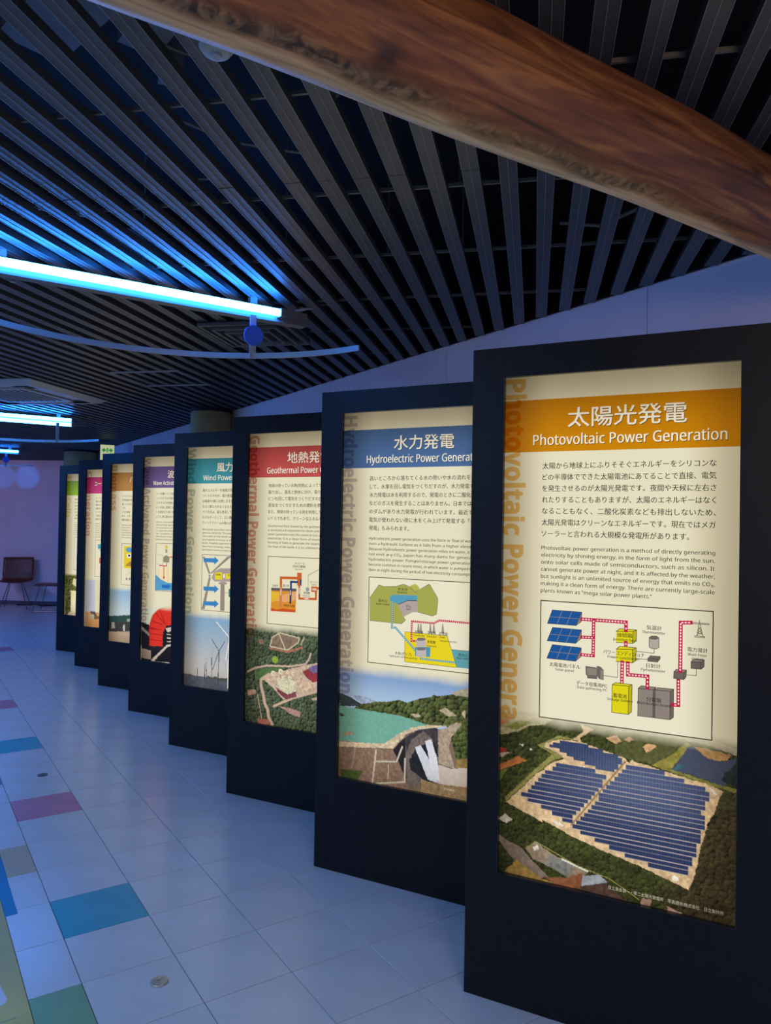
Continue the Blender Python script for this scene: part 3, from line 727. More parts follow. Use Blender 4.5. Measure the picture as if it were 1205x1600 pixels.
('L',(240,235,220),20,[3444,8362,3451,8657]),
('L',(240,235,220),20,[3808,8911,4041,8903]),
('L',(240,235,220),20,[2270,8527,2260,8795]),
('L',(240,235,220),20,[2903,8524,2900,8756]),
],
(2,'f'):[('P',(130,110,92),[1610,11633,1745,11139,2178,10862,3472,11030,3430,11270,2775,11725,2488,11752]),
('L',(205,195,165),30,[1610,11633,1745,11139,2178,10882]),
('L',(205,195,165),30,[2178,10882,2632,11739]),
('L',(205,195,165),30,[1610,11633,2775,11725,3430,11270,3519,11026,2274,10854]),
('L',(175,165,135),40,[3620,11371,3799,10963]),
('P',(150,120,95),[809,11301,1158,11311,1212,11508,915,11575]),
('P',(165,110,85),[1512,11683,2680,11774,3715,11441,3765,11554,2779,11884,1514,11763]),
('P',(190,150,135),[172,14173,724,14068,729,14310,179,14458]),
('P',(82,112,66),[629,13226,1046,12898,2026,12755,2702,12725,1642,13037,910,13479,764,13658]),
('C',(135,160,60),60,[1968,12321]),
('P',(196,170,148),[1258,13481,1693,13111,2988,12695,4062,12386,5291,12029,5323,13528,3024,14311,2547,14410,1956,13923]),
('L',(200,170,150),50,[148,13156,646,12900,1437,12696,2985,12576,3922,12362,4148,12065,4235,11784]),
('L',(200,170,150),90,[2180,13099,1547,13187,1060,13503,1067,13825,1227,14291,1337,14761,1541,15056,1599,15450,1852,15816]),
('L',(200,170,150),65,[1928,14846,3117,14260,5322,13489]),
('L',(200,170,150),25,[829,14298,1213,15824]),
('P',(125,70,75),[2050,13792,2828,14098,3346,13878,3399,14147,2739,14386,2152,14020]),
('P',(200,195,165),[2050,13792,2139,13423,2618,13250,3286,13333,3346,13878,2828,14098]),
('C',(225,215,180),45,[1863,13073]),
('C',(196,184,150),27.0,[1888,13090]),
('C',(225,215,180),45,[2345,12921]),
('C',(196,184,150),27.0,[2370,12939]),
('C',(225,215,180),36,[2435,13708]),
('C',(196,184,150),21.599999999999998,[2460,13725]),
('C',(225,215,180),36,[2725,13753]),
('C',(196,184,150),21.599999999999998,[2749,13770]),
('C',(225,215,180),36,[3033,13658]),
('C',(196,184,150),21.599999999999998,[3057,13675]),
('C',(225,215,180),34,[2719,13496]),
('C',(196,184,150),20.4,[2743,13513]),
('C',(225,215,180),34,[2952,13213]),
('C',(196,184,150),20.4,[2976,13230]),
('C',(225,215,180),34,[2521,13221]),
('C',(196,184,150),20.4,[2545,13238]),
('C',(225,215,180),32,[2235,13372]),
('C',(196,184,150),19.2,[2259,13389]),
('C',(225,215,180),30,[3289,13451]),
('C',(196,184,150),18.0,[3313,13468]),
('C',(225,215,180),30,[2802,12912]),
('C',(196,184,150),18.0,[2826,12929]),
('C',(225,215,180),32,[3136,12955]),
('C',(196,184,150),19.2,[3160,12973]),
('P',(140,55,62),[3745,12772,4113,12577,5293,12106,5311,12952,4406,13285,3937,13025]),
('P',(110,100,140),[4066,12542,5291,12029,5302,12529,4395,12800]),
('P',(205,180,150),[3434,13592,4079,13166,4318,13490,4000,13800,3490,14018]),
('P',(178,140,130),[2267,14803,2939,14796,3698,14933,3611,15220,2994,15105,2559,14924]),
('P',(170,110,90),[860,15630,1603,15610,1805,15863,867,15892]),
('P',(190,170,150),[4331,14111,4743,14022,4700,14182,4380,14222]),
],
(2,'t'):[('セパレータ',3446,7059,612,62),
('(気水分離器)',3421,7212,824,62),
('Separator',3426,7356,511,40),
('タービン',4388,8003,499,62),
('Turbine',4383,8134,330,40),
('発電機',3926,8596,403,62),
('Generator',3921,8748,512,40),
('生産井',1896,8322,382,62),
('還元井',2602,8282,415,62),
('地熱貯留層',2824,9344,700,60),
],
(3,'d'):[('P',(150,135,125),[1412,7277,1580,7271,2090,8359,1971,8412]),
('P',(150,135,125),[3457,7202,3835,7141,2180,8355,2090,8336]),
('P',(150,135,125),[1976,8600,2127,8605,1667,10719,1410,10737]),
('P',(170,152,148),[2387,8228,2916,7970,4548,7921,4568,8772,2463,8858,2218,8659]),
('C',(150,135,125),85,[2034,8503]),
('L',(70,62,50),7,[1580,7271,2090,8359]),
('L',(70,62,50),7,[3835,7141,2180,8355]),
('L',(70,62,50),7,[2127,8605,1667,10719]),
('P',(225,208,40),[2478,8271,3070,8220,3082,8709,2489,8716]),
('P',(225,208,40),[3366,8299,3979,8270,3987,8629,3375,8648]),
('P',(245,240,225),[3161,8332,3279,8327,3286,8594,3168,8600]),
('P',(150,135,125),[2968,8855,3292,8838,3323,10721,2970,10723]),
('P',(165,145,140),[2820,8886,3468,8852,3472,9003,2824,9015]),
('P',(60,130,185),[1491,7357,2425,7345,2421,7221,2771,7485,2405,7769,2402,7628,1513,7624]),
('P',(60,130,185),[1539,9237,2471,9210,2468,9085,2817,9343,2452,9633,2449,9492,1561,9504]),
('P',(60,130,185),[1563,10206,2495,10170,2492,10046,2841,10299,2476,10593,2473,10453,1585,10472]),
('P',(70,130,130),[3625,9285,4291,9224,4305,9777,3637,9795]),
('L',(190,90,80),14,[3309,9547,3602,9530]),
],
(3,'f'):[('L',(235,232,222),45,[3760,12463,3692,15686]),
('L',(235,232,222),30,[3786,12439,2661,11470]),
('L',(235,232,222),30,[3786,12439,3488,13861]),
('L',(235,232,222),30,[3786,12439,4739,12117]),
('L',(70,75,82),36,[2938,13363,2912,15565]),
('L',(70,75,82),26,[2938,13363,2323,12640]),
('L',(70,75,82),26,[2938,13363,3405,12684]),
('L',(70,75,82),26,[2938,13363,2428,14628]),
('L',(70,75,82),24,[2340,13836,2370,15574]),
('L',(165,168,165),18,[2340,13836,1700,14060]),
('L',(165,168,165),18,[2340,13836,2498,13106]),
('L',(70,75,82),22,[1869,14183,1959,15567]),
('L',(70,75,82),20,[1749,14356,1807,15552]),
('L',(70,75,82),18,[1159,14611,1182,15494]),
('L',(70,75,82),14,[540,15077,511,15569]),
],
(3,'t'):[('増速機',2756,8398,400,55),
('発電機',3763,8396,437,55),
],
(4,'d'):[('P',(235,220,175),[1668,8618,3606,8565,3636,9703,1697,9697]),
('P',(85,155,195),[1395,9171,1936,9523,2654,9755,3776,9727,3791,10300,1385,10374]),
('P',(40,110,185),[2048,9927,2659,9915,2656,9808,2972,10005,2667,10236,2665,10162,2054,10163]),
('C',(215,195,60),150,[2438,7004]),
('P',(150,150,100),[2330,7190,2557,7183,2536,7452,2365,7458]),
('P',(140,140,110),[2146,7789,2427,7617,2771,7766,2754,8195,2158,8198]),
('L',(70,62,50),8,[1453,7598,2071,7630,2091,8384,1473,8355]),
('L',(200,50,40),35,[1764,8452,2506,8463,2501,8259]),
('L',(200,50,40),35,[2222,8486,2246,9346]),
('P',(200,50,40),[2130,9298,2358,9287,2251,9529]),
('L',(215,80,60),40,[2813,7764,3584,7757]),
('L',(70,62,50),7,[1668,8618,1697,9697]),
('L',(70,62,50),7,[2652,8607,2681,9700]),
],
(4,'f'):[('P',(30,28,30),[-3,12959,1027,13151,3444,12961,3520,15825,81,15955]),
('P',(170,150,140),[83,14973,1081,15098,1100,15800,104,15735]),
('P',(150,140,130),[34,13229,900,13812,906,14029,43,13556]),
('P',(215,52,35),[896,14735,824,13167,1149,12329,1713,11856,2561,11530,3408,11633,3966,11648,3999,12917,2601,13027,2261,13591,2248,14666]),
('L',(150,25,20),16,[1016,12772,2102,12980]),
('L',(150,25,20),16,[917,13377,2113,13388]),
('L',(150,25,20),16,[900,13812,2168,13814]),
('L',(150,25,20),16,[912,14245,2179,14242]),
('L',(150,25,20),16,[1432,12092,2312,12835]),
('L',(150,25,20),16,[1857,11846,2486,12951]),
('L',(215,140,130),16,[1497,11817,1486,11439,2381,11166,2491,11588]),
('L',(215,140,130),16,[1491,11601,2443,11376]),
('L',(215,140,130),16,[1924,11680,1913,11303]),
('P',(40,36,40),[896,14735,2248,14666,2086,15003,904,15006]),
('P',(215,200,185),[1102,15854,2642,14523,3271,14359,3276,14519,2717,14677,1392,15879]),
('P',(205,195,175),[2494,13250,3447,13067,3452,13280,2729,13552]),
('L',(210,200,180),24,[2691,13716,3463,13683]),
('L',(210,200,180),24,[2698,13983,3470,13948]),
('L',(210,200,180),24,[2705,14250,3477,14213]),
],
(5,'d'):[('P',(225,200,40),[1657,7338,3978,7299,4033,9287,1714,9305]),
('P',(95,155,200),[1839,7599,2197,7428,2990,7509,2857,7883,2064,7857]),
('P',(245,242,235),[1998,8071,2357,7985,3006,8088,2871,8357,2079,8355]),
('P',(30,28,28),[2215,8064,2462,8108,2409,8269,2147,8225]),
('P',(170,130,70),[1853,9087,2377,8694,3021,8615,3036,9142]),
('C',(150,145,140),120,[2061,10245]),
('C',(150,145,140),120,[2421,10227]),
('L',(70,62,50),8,[1979,9931,2363,9701,2354,9383]),
('L',(70,62,50),8,[2363,9701,2698,9843]),
],
(5,'f'):[('P',(48,78,70),[-42,13686,3156,13347,3174,13977,-26,14222]),
('P',(60,62,60),[-28,14168,3172,13925,3199,14869,-1,15079]),
('P',(170,175,165),[300,14197,713,14165,729,14699,318,14785]),
('P',(205,195,185),[1746,14405,1960,14282,1978,14917,1761,14934]),
('P',(150,160,150),[2163,13790,2808,13689,2815,13952,2169,14001]),
('P',(190,168,145),[-1,15058,3200,14921,3245,16493,37,16365]),
('P',(165,150,135),[1177,14929,3197,14816,3202,14973]),
],
(6,'d'):[('P',(70,165,175),[1744,7535,2648,7509,2662,7978,1758,8007]),
('P',(60,110,150),[2042,8087,2665,8067,2673,8346,2207,8362]),
('P',(215,110,60),[1988,8874,2844,8865,2861,9433,1958,9436]),
('L',(190,120,80),10,[1968,9772,2405,9754]),
],
(6,'f'):[('P',(190,192,205),[78,11157,1430,11201,1525,14342,177,14380]),
('P',(215,210,175),[1430,11201,3374,11102,3472,14427,1525,14342]),
('P',(205,150,95),[177,14380,3471,14372,3522,16087,231,16130]),
('P',(90,80,75),[892,14330,1525,14342,1934,14873,987,14831]),
('P',(185,165,135),[585,14691,1296,14583,1784,15109,597,15085]),
('P',(120,90,60),[1458,14740,3481,14704,3489,14981,1468,15076]),
],
(7,'d'):[('P',(150,190,170),[1778,9215,2452,9191,2477,10001,1802,9991]),
('L',(70,62,50),8,[1778,9215,2452,9191]),
('L',(70,62,50),8,[1802,9991,2476,9988]),
],
(7,'f'):[('P',(215,210,180),[1215,12375,1374,11739,2090,11828,2121,12826]),
('P',(228,224,200),[970,13142,2749,13102,2824,15523,1047,15586]),
('P',(215,205,185),[250,16083,863,15473,2826,15585,2839,16019]),
],
(7,'g'):[('P',(120,130,55),[4,11176,3388,11018,3540,15967,164,16216]),
],
}
# ------------------------------------------------------------------ backlit print
LBL, LBW, LT, LB = .1051, .6933, 1.9978, .4074
LH = LT-LB
def backlit(name, sample):
    m, nt, b = nodes(name); L = nt.links.new
    b.inputs['Base Color'].default_value = (.002, .002, .002, 1); b.inputs['Roughness'].default_value = .35; b.inputs['Specular IOR Level'].default_value = .12
    at = nt.nodes.new('ShaderNodeAttribute'); at.attribute_name = 'Col'
    tc = nt.nodes.new('ShaderNodeTexCoord'); sp = nt.nodes.new('ShaderNodeSeparateXYZ'); L(tc.outputs['Object'], sp.inputs[0])
    def mr(sock, a0, a1, lo):
        n = nt.nodes.new('ShaderNodeMapRange'); n.interpolation_type = 'SMOOTHSTEP'
        n.inputs['From Min'].default_value = a0; n.inputs['From Max'].default_value = a1; n.inputs['To Min'].default_value = lo; n.inputs['To Max'].default_value = 1
        L(sock, n.inputs['Value']); return n.outputs[0]
    def mul(a, c):
        n = nt.nodes.new('ShaderNodeMath'); n.operation = 'MULTIPLY'; L(a, n.inputs[0]); L(c, n.inputs[1]); return n.outputs[0]
    e = mul(mul(mr(sp.outputs[0], LBL-.03, LBL+.17, .34), mr(sp.outputs[0], LBL+LBW+.01, LBL+LBW-.17, .55)), mul(mr(sp.outputs[2], LT+.03, LT-.24, .32), mr(sp.outputs[2], LB-.04, LB+.16, .62)))
    tint = nt.nodes.new('ShaderNodeMix'); tint.data_type = 'RGBA'; L(e, tint.inputs[0]); tint.inputs[6].default_value = (1.0, .84, .62, 1); tint.inputs[7].default_value = (1, 1, 1, 1)
    mm = nt.nodes.new('ShaderNodeMix'); mm.data_type = 'RGBA'; mm.blend_type = 'MULTIPLY'; mm.inputs[0].default_value = 1; L(at.outputs['Color'], mm.inputs[6]); L(tint.outputs[2], mm.inputs[7])
    L(mm.outputs[2], b.inputs['Emission Color']); L(e, b.inputs['Emission Strength'])
    if not sample: m.cycles.emission_sampling = 'NONE'
    return m
M_print = backlit('backlit_print', False); M_sheet = backlit('backlit_sheet', True)
M_tint = bpy.data.materials.new('print_overlay'); M_tint.use_nodes = True; nt = M_tint.node_tree; nt.nodes.clear()
a_ = nt.nodes.new('ShaderNodeAttribute'); a_.attribute_name = 'Col'; t_ = nt.nodes.new('ShaderNodeBsdfTransparent'); o_ = nt.nodes.new('ShaderNodeOutputMaterial'); nt.links.new(a_.outputs['Color'], t_.inputs[0]); nt.links.new(t_.outputs[0], o_.inputs[0])
WHITE = lin((228, 221, 190)); INK = lin((52, 46, 36)); LINEC = lin((78, 68, 52))

# lettering -> flat meshes
fc = bpy.data.curves.new('lettering', 'FONT'); fc.resolution_u = 2; fo = bpy.data.objects.new('lettering', fc); C.objects.link(fo)
def ms(s, bold=False):
    o = ''
    for ch in s:
        if 'A' <= ch <= 'Z': o += chr((0x1D5D4 if bold else 0x1D5A0)+ord(ch)-65)
        elif 'a' <= ch <= 'z': o += chr((0x1D5EE if bold else 0x1D5BA)+ord(ch)-97)
        elif '0' <= ch <= '9': o += chr((0x1D7EC if bold else 0x1D7E2)+ord(ch)-48)
        else: o += ch
    return o
gc = {}
def glyphs(s, bold=0.0, res=2):
    k = (s, bold, res)
    if k not in gc:
        fc.body = s; fc.size = 1; fc.offset = bold; fc.resolution_u = res
        bpy.context.view_layer.update()
        me = fo.to_mesh(); n = len(me.vertices); co = np.empty(n*3, np.float32); me.vertices.foreach_get('co', co); co = co.reshape(-1, 3)[:, :2].copy()
        fs = [tuple(p.vertices) for p in me.polygons]; fo.to_mesh_clear(); gc[k] = (co, fs)
    return gc[k]
HJ = glyphs('電')[0]; HJ0, HJ1 = HJ[:, 1].min(), HJ[:, 1].max(); HL = glyphs(ms('H'))[0]; HL1 = HL[:, 1].max(); HLB = glyphs(ms('H', True))[0][:, 1].max()
OFFS = {'t': ((-.0008, 0), (.0008, 0), (0, .0006), (0, -.0006)), 'e': ((-.0005, 0), (.0005, 0)), 'b': ((-.00022, 0), (.00022, 0)), 's': ((-.00018, 0), (.00018, 0))}
ADV = glyphs('電電')[0][:, 0].max()-glyphs('電')[0][:, 0].max()
def isj(s): return any(ord(c) > 0x2E80 for c in s)
def text(mb, s, u0, v, h, y, col, width=None, u1=None, align='l', bold=0.0, boldface=False, pitch=None, vert=False, vc=False, fat=None):
    """v = baseline (bottom of kanji / latin baseline); h = kanji or capital height; sizes in metres on the sheet"""
    j = isj(s); co, fs = glyphs(s if j else ms(s, boldface), bold)
    if len(co) == 0: return
    if j: sy = h/(HJ1-HJ0); base = HJ0
    else: sy = h/(HLB if boldface else HL1); base = 0
    x0, x1 = co[:, 0].min(), co[:, 0].max()
    sx = width/(x1-x0) if width else (pitch if pitch else sy)
    w_ = (x1-x0)*sx
    if align == 'c': u0 = u0-w_/2
    if vc: v = v+h/2
    if vert:     # rotated clockwise: runs downwards, tops of the letters to the right
        pts = [(LBL+u0+(b_-base)*sy, y, LT-(v+(a-x0)*sx)) for a, b_ in co.tolist()]
    else:
        pts = [(LBL+u0+(a-x0)*sx, y, LT-v+(b_-base)*sy) for a, b_ in co.tolist()]
    for ox, oz in OFFS.get(fat, ((0, 0),)): mb.add([(x+ox, y_-(2e-6 if ox or oz else 0), z+oz) for x, y_, z in pts], fs, col)

def poly_op(mb, pts, y, col): n = len(pts); mb.add([(LBL+u, y, LT-v) for u, v in pts], [tuple(range(n))], col)
def uvs(a): return [(a[i]/1e4, a[i+1]/1e4) for i in range(0, len(a), 2)]
def clampu(p): return (max(0, min(LBW, p[0])), max(0, min(LH, p[1])))
def line_op(mb, pts, w_, y, col):
    for (a, b_) in zip(pts, pts[1:]):
        a = Vector(clampu(a)); b_ = Vector(clampu(b_)); d = b_-a
        if d.length < 1e-5: continue
        d.normalize(); e = d*w_*.45; n_ = Vector((-d.y, d.x))*w_/2
        poly_op(mb, [(a-e+n_), (b_+e+n_), (b_+e-n_), (a-e-n_)], y, col)
def circ(c, r, n=20): return [(c[0]+r*math.cos(2*math.pi*i/n), c[1]+r*math.sin(2*math.pi*i/n)) for i in range(n)]
def draw(mb, ops, k, y0):
    y = y0
    for op in ops:
        y -= 1.2e-5
        if op[0] == 'P': poly_op(mb, [clampu(p) for p in uvs(op[2])], y, lin(op[1]))
        elif op[0] == 'L': w_ = op[2]*(2 if op[2] < 100 else 1)/1e4; line_op(mb, uvs(op[3]), w_, y, lin(op[1]))
        elif op[0] == 'C':
            r = op[2]*(3.2 if k == 2 and op[2] < 100 else 1)/1e4; poly_op(mb, circ(uvs(op[3])[0], r), y, lin(op[1]))
        elif op[0] == 'A':
            w_ = op[2]*2/1e4; ps = [Vector(clampu(p)) for p in uvs(op[3])]; line_op(mb, ps, w_, y, lin(op[1])); y -= 1.2e-5
            for a, b_ in zip(ps, ps[1:]):
                d = b_-a; L = d.length
                if L < .004: continue
                d.normalize(); n_ = Vector((-d.y, d.x)); st = .0085; m_ = max(1, int(L/st))
                for q in range(m_):
                    c = a+d*(L*(q+.5)/m_); s_ = w_*.30
                    poly_op(mb, [c-d*s_+n_*s_*.45, c+n_*s_*.45, c+n_*s_, c+d*s_, c-n_*s_, c-n_*s_*.45, c-d*s_-n_*s_*.45], y, lin((250, 235, 225)))
    return y

# ---- printed photographs as fine coloured grids
def vnoise(U_, V_, s, seed, oct=3):
    r = np.random.default_rng(seed); out = np.zeros_like(U_); amp = 1; tot = 0
    for o in range(oct):
        g = r.random((256, 256)); x = U_/s*(2**o)+17.3*o; y = V_/s*(2**o)+9.1*o
        xi = np.floor(x).astype(int); yi = np.floor(y).astype(int); fx = x-xi; fy = y-yi; fx = fx*fx*(3-2*fx); fy = fy*fy*(3-2*fy)
        g00 = g[xi % 256, yi % 256]; g10 = g[(xi+1) % 256, yi % 256]; g01 = g[xi % 256, (yi+1) % 256]; g11 = g[(xi+1) % 256, (yi+1) % 256]
        out += amp*((g00*(1-fx)+g10*fx)*(1-fy)+(g01*(1-fx)+g11*fx)*fy); tot += amp; amp *= .55
    return out/tot
def crowns(U_, V_, s, seed):
    r = np.random.default_rng(seed); J = r.random((128, 128, 3)); xi = np.floor(U_/s).astype(int); yi = np.floor(V_/s).astype(int)
    best = np.full(U_.shape, 9.0); sh = np.zeros_like(U_); tone = np.zeros_like(U_)
    for dx in (-1, 0, 1):
        for dy in (-1, 0, 1):
            c = J[(xi+dx) % 128, (yi+dy) % 128]; px = (xi+dx+c[..., 0])*s-U_; py = (yi+dy+c[..., 1])*s-V_
            d = np.hypot(px, py)/s; m_ = d < best; best = np.where(m_, d, best); sh = np.where(m_, (px*.7+py*.7)/s, sh); tone = np.where(m_, c[..., 2], tone)
    return np.clip(.55+.75*sh+.45*(tone-.5)+.35*(.5-best), 0.05, 1.5)
def inside(pts, U_, V_):
    m_ = np.zeros(U_.shape, bool); n = len(pts)
    us = [p[0] for p in pts]; vs_ = [p[1] for p in pts]
    bb = (U_ >= min(us)-.001) & (U_ <= max(us)+.001) & (V_ >= min(vs_)-.001) & (V_ <= max(vs_)+.001)
    u, v = U_[bb], V_[bb]; r = np.zeros(u.shape, bool)
    for i in range(n):
        x1, y1 = pts[i]; x2, y2 = pts[(i+1) % n]
        if y1 == y2: continue
        c = ((y1 > v) != (y2 > v)) & (u < (x2-x1)*(v-y1)/(y2-y1)+x1); r ^= c
    m_[bb] = r; return m_
def sstep(a, b_, x): t = np.clip((x-a)/(b_-a), 0, 1); return t*t*(3-2*t)
def put(I, m_, col, U_, V_, amp=.25, s=.02, seed=1):
    n_ = 1+amp*(vnoise(U_[m_], V_[m_], s, seed)-.5)*2
    I[m_] = np.array(lin(col))*n_[:, None]
def photo(k, v0, v1, step, parent):
    nu = int(LBW/step)+1; nv = int((v1-v0)/step)+1
    U_, V_ = np.meshgrid(np.linspace(0, LBW, nu), np.linspace(v0, v1, nv)); I = np.zeros(U_.shape+(3,))
    ops = OPS.get((k, 'f'), []); W = np.array(WHITE); fade = sstep(v0, v0+.07, V_)
    gx = vnoise(U_, V_, .05, 40+k)
    if k == 0:
        c1 = (.6*crowns(U_, V_, .0125, 3)+.4*crowns(U_+.7, V_+.3, .007, 4))*(.55+.75*vnoise(U_, V_, .05, 5))*(.6+.8*vnoise(U_, V_, .006, 6)); g = np.array(lin((84, 90, 44))); br = np.array(lin((90, 80, 50)))
        mixr = sstep(.45, .60, U_)[..., None]*sstep(1.2, 1.3, V_)[..., None]; I = (g*(1-mixr)+br*mixr)*np.clip(c1, .08, 2)[..., None]
    elif k == 1:
        sky0 = np.array(lin((120, 152, 196))); sky1 = np.array(lin((166, 190, 216))); t = sstep(1.10, 1.25, V_)[..., None]; I[:] = sky0*(1-t)+sky1*t; put(I, V_ > 1.34, (122, 104, 86), U_, V_, .3, .02)
    elif k == 2:
        c1 = crowns(U_, V_, .015, 3)*(.6+.8*vnoise(U_, V_, .07, 5)); I = np.array(lin((98, 112, 84)))*np.clip(c1, .1, 2)[..., None]
    elif k == 3:
        t = sstep(1.08, 1.52, V_)[..., None]; I[:] = np.array(lin((128, 165, 195)))*(1-t)+np.array(lin((190, 186, 182)))*t
        m_ = V_ > 1.515+.012*(vnoise(U_, V_*0, .05, 2)-.5)+.05*np.clip(.15-U_, 0, 1)*0; put(I, m_, (92, 98, 112), U_, V_, .3, .02)
        m_ = (V_ > 1.497+.02*vnoise(U_, V_*0, .03, 3)) & (V_ < 1.53) & (U_ > .2); put(I, m_, (84, 84, 80), U_, V_, .6, .008)
    elif k == 4: I[:] = np.array(lin((212, 220, 198)))
    elif k == 5:
        t = sstep(1.09, 1.36, V_)[..., None]; I[:] = np.array(lin((140, 176, 205)))*(1-t)+np.array(lin((190, 205, 210)))*t
    elif k == 6: I[:] = np.array(lin((198, 196, 190)))
    else: I[:] = np.array(lin((200, 196, 150)))
    for op in OPS.get((k, 'g'), []):
        m_ = inside(uvs(op[2]), U_, V_)
        if k == 1 : cr_ = crowns(U_[m_], V_[m_], .017, 8)*(.55+.9*vnoise(U_[m_], V_[m_], .05, 9)); I[m_] = np.array(lin((98, 108, 60)))*np.clip(cr_, .08, 2)[:, None]
        else: cr_ = crowns(U_[m_], V_[m_], .03, 8)*(.5+.9*vnoise(U_[m_], V_[m_], .03, 9)); I[m_] = np.array(lin(op[1]))*np.clip(cr_, .1, 2)[:, None]
    jx = (vnoise(U_, V_, .012, 60)-.5)*.006; jy = (vnoise(U_, V_, .012, 61)-.5)*.006
    for q, op in enumerate(ops):
        if op[0] == 'P': m_ = inside(uvs(op[2]), U_+jx, V_+jy); put(I, m_, op[1], U_, V_, .5 if k in (0, 1, 2) and op[1] not in ((112,168,150), (205,208,216), (212,214,222), (196,184,172), (72,78,98)) else .14, .009, q)
        elif op[0] == 'C': c = uvs(op[3])[0]; r = op[2]*(3.2 if k == 2 else 1)/1e4; m_ = np.hypot(U_-c[0], V_-c[1]) < r; put(I, m_, op[1], U_, V_, .25, .01, q)
        elif op[0] == 'L':
            w_ = op[2]*(3 if k == 4 else 2)/1e4; ps = uvs(op[3]); m_ = np.zeros(U_.shape, bool)
            for (a, b_) in zip(ps, ps[1:]):
                dx, dy = b_[0]-a[0], b_[1]-a[1]; L2 = dx*dx+dy*dy+1e-12; t = np.clip(((U_-a[0])*dx+(V_-a[1])*dy)/L2, 0, 1)
                m_ |= np.hypot(U_-a[0]-t*dx, V_-a[1]-t*dy) < max(w_/2, step*.62)
            put(I, m_, op[1], U_, V_, .1, .02, q)
    if k == 0:
        for qf, op in enumerate(OPS[(0, 's')]):
            per = .0138 if qf else .0090
            slope = .0; Vr = V_; row = np.floor(Vr/per); fr = Vr/per-row
            Vq = (row+.5)*per; Uq = np.round(U_/.011)*.011
            m_ = inside(uvs(op[2]), Uq, Vq)
            glare = np.exp(-((U_-.42)/.22)**2-((V_-1.24)/.10)**2)[..., None]
            base = np.array(lin((50, 60, 98)))*(1-glare*.5)+np.array(lin((112, 126, 162)))*glare*.5
            n_ = (.82+.36*vnoise(U_, V_, .0035, 77, 2))[..., None]; cell = (1-.22*((np.floor(U_/.0042) % 2) == 0))[..., None]
            col = base*n_*cell
            if qf:
                ln = (sstep(.80, .93, fr)*(.25+.5*sstep(1.16, 1.34, V_)))[..., None]; col = col*(1-ln)+np.array(lin((222, 208, 190)))*ln
            I[m_] = col[m_]
        fr_ = sstep(.62, .69, U_)*sstep(1.16, 1.2, V_)*0
    if k == 1:
        m_ = inside(uvs(ops[1+0][2]), U_, V_)
        w1 = vnoise(U_*2.5, V_*.8, .02, 31)
    if k == 7: I[:] = I*np.array([1.05, 1.0, .8])
    n_ = vnoise(U_, V_, .0, 1) if False else 1
    fd = np.clip(fade*1.15+(gx-.6)*.9*fade*(1-fade)*2, 0, 1)[..., None]
    if k in (6, 7): fd = sstep(v0, v0+.03, V_)[..., None]
    I = W*(1-fd)+I*fd
    co = np.stack([LBL+U_, np.full(U_.shape, .0178), LT-V_], -1).reshape(-1, 3).astype(np.float32)
    a = np.arange(nu*nv).reshape(nv, nu); q_ = np.stack([a[:-1, :-1], a[1:, :-1], a[1:, 1:], a[:-1, 1:]], -1).reshape(-1, 4)
    me = bpy.data.meshes.new('photo_print'); me.vertices.add(len(co)); me.vertices.foreach_set('co', co.ravel())
    me.loops.add(q_.size); me.loops.foreach_set('vertex_index', q_.ravel().astype(np.int32)); me.polygons.add(len(q_)); me.polygons.foreach_set('loop_start', np.arange(0, q_.size, 4, dtype=np.int32)); me.polygons.foreach_set('loop_total', np.full(len(q_), 4, np.int32))
    me.update(calc_edges=True); me.validate()
    at = me.color_attributes.new('Col', 'FLOAT_COLOR', 'POINT'); arr = np.ones((len(co), 4), np.float32); arr[:, :3] = np.clip(I, 0, 1).reshape(-1, 3); at.data.foreach_set('color', arr.ravel())
    me.materials.append(M_print)
    return obj('photo_print', me, None, parent)

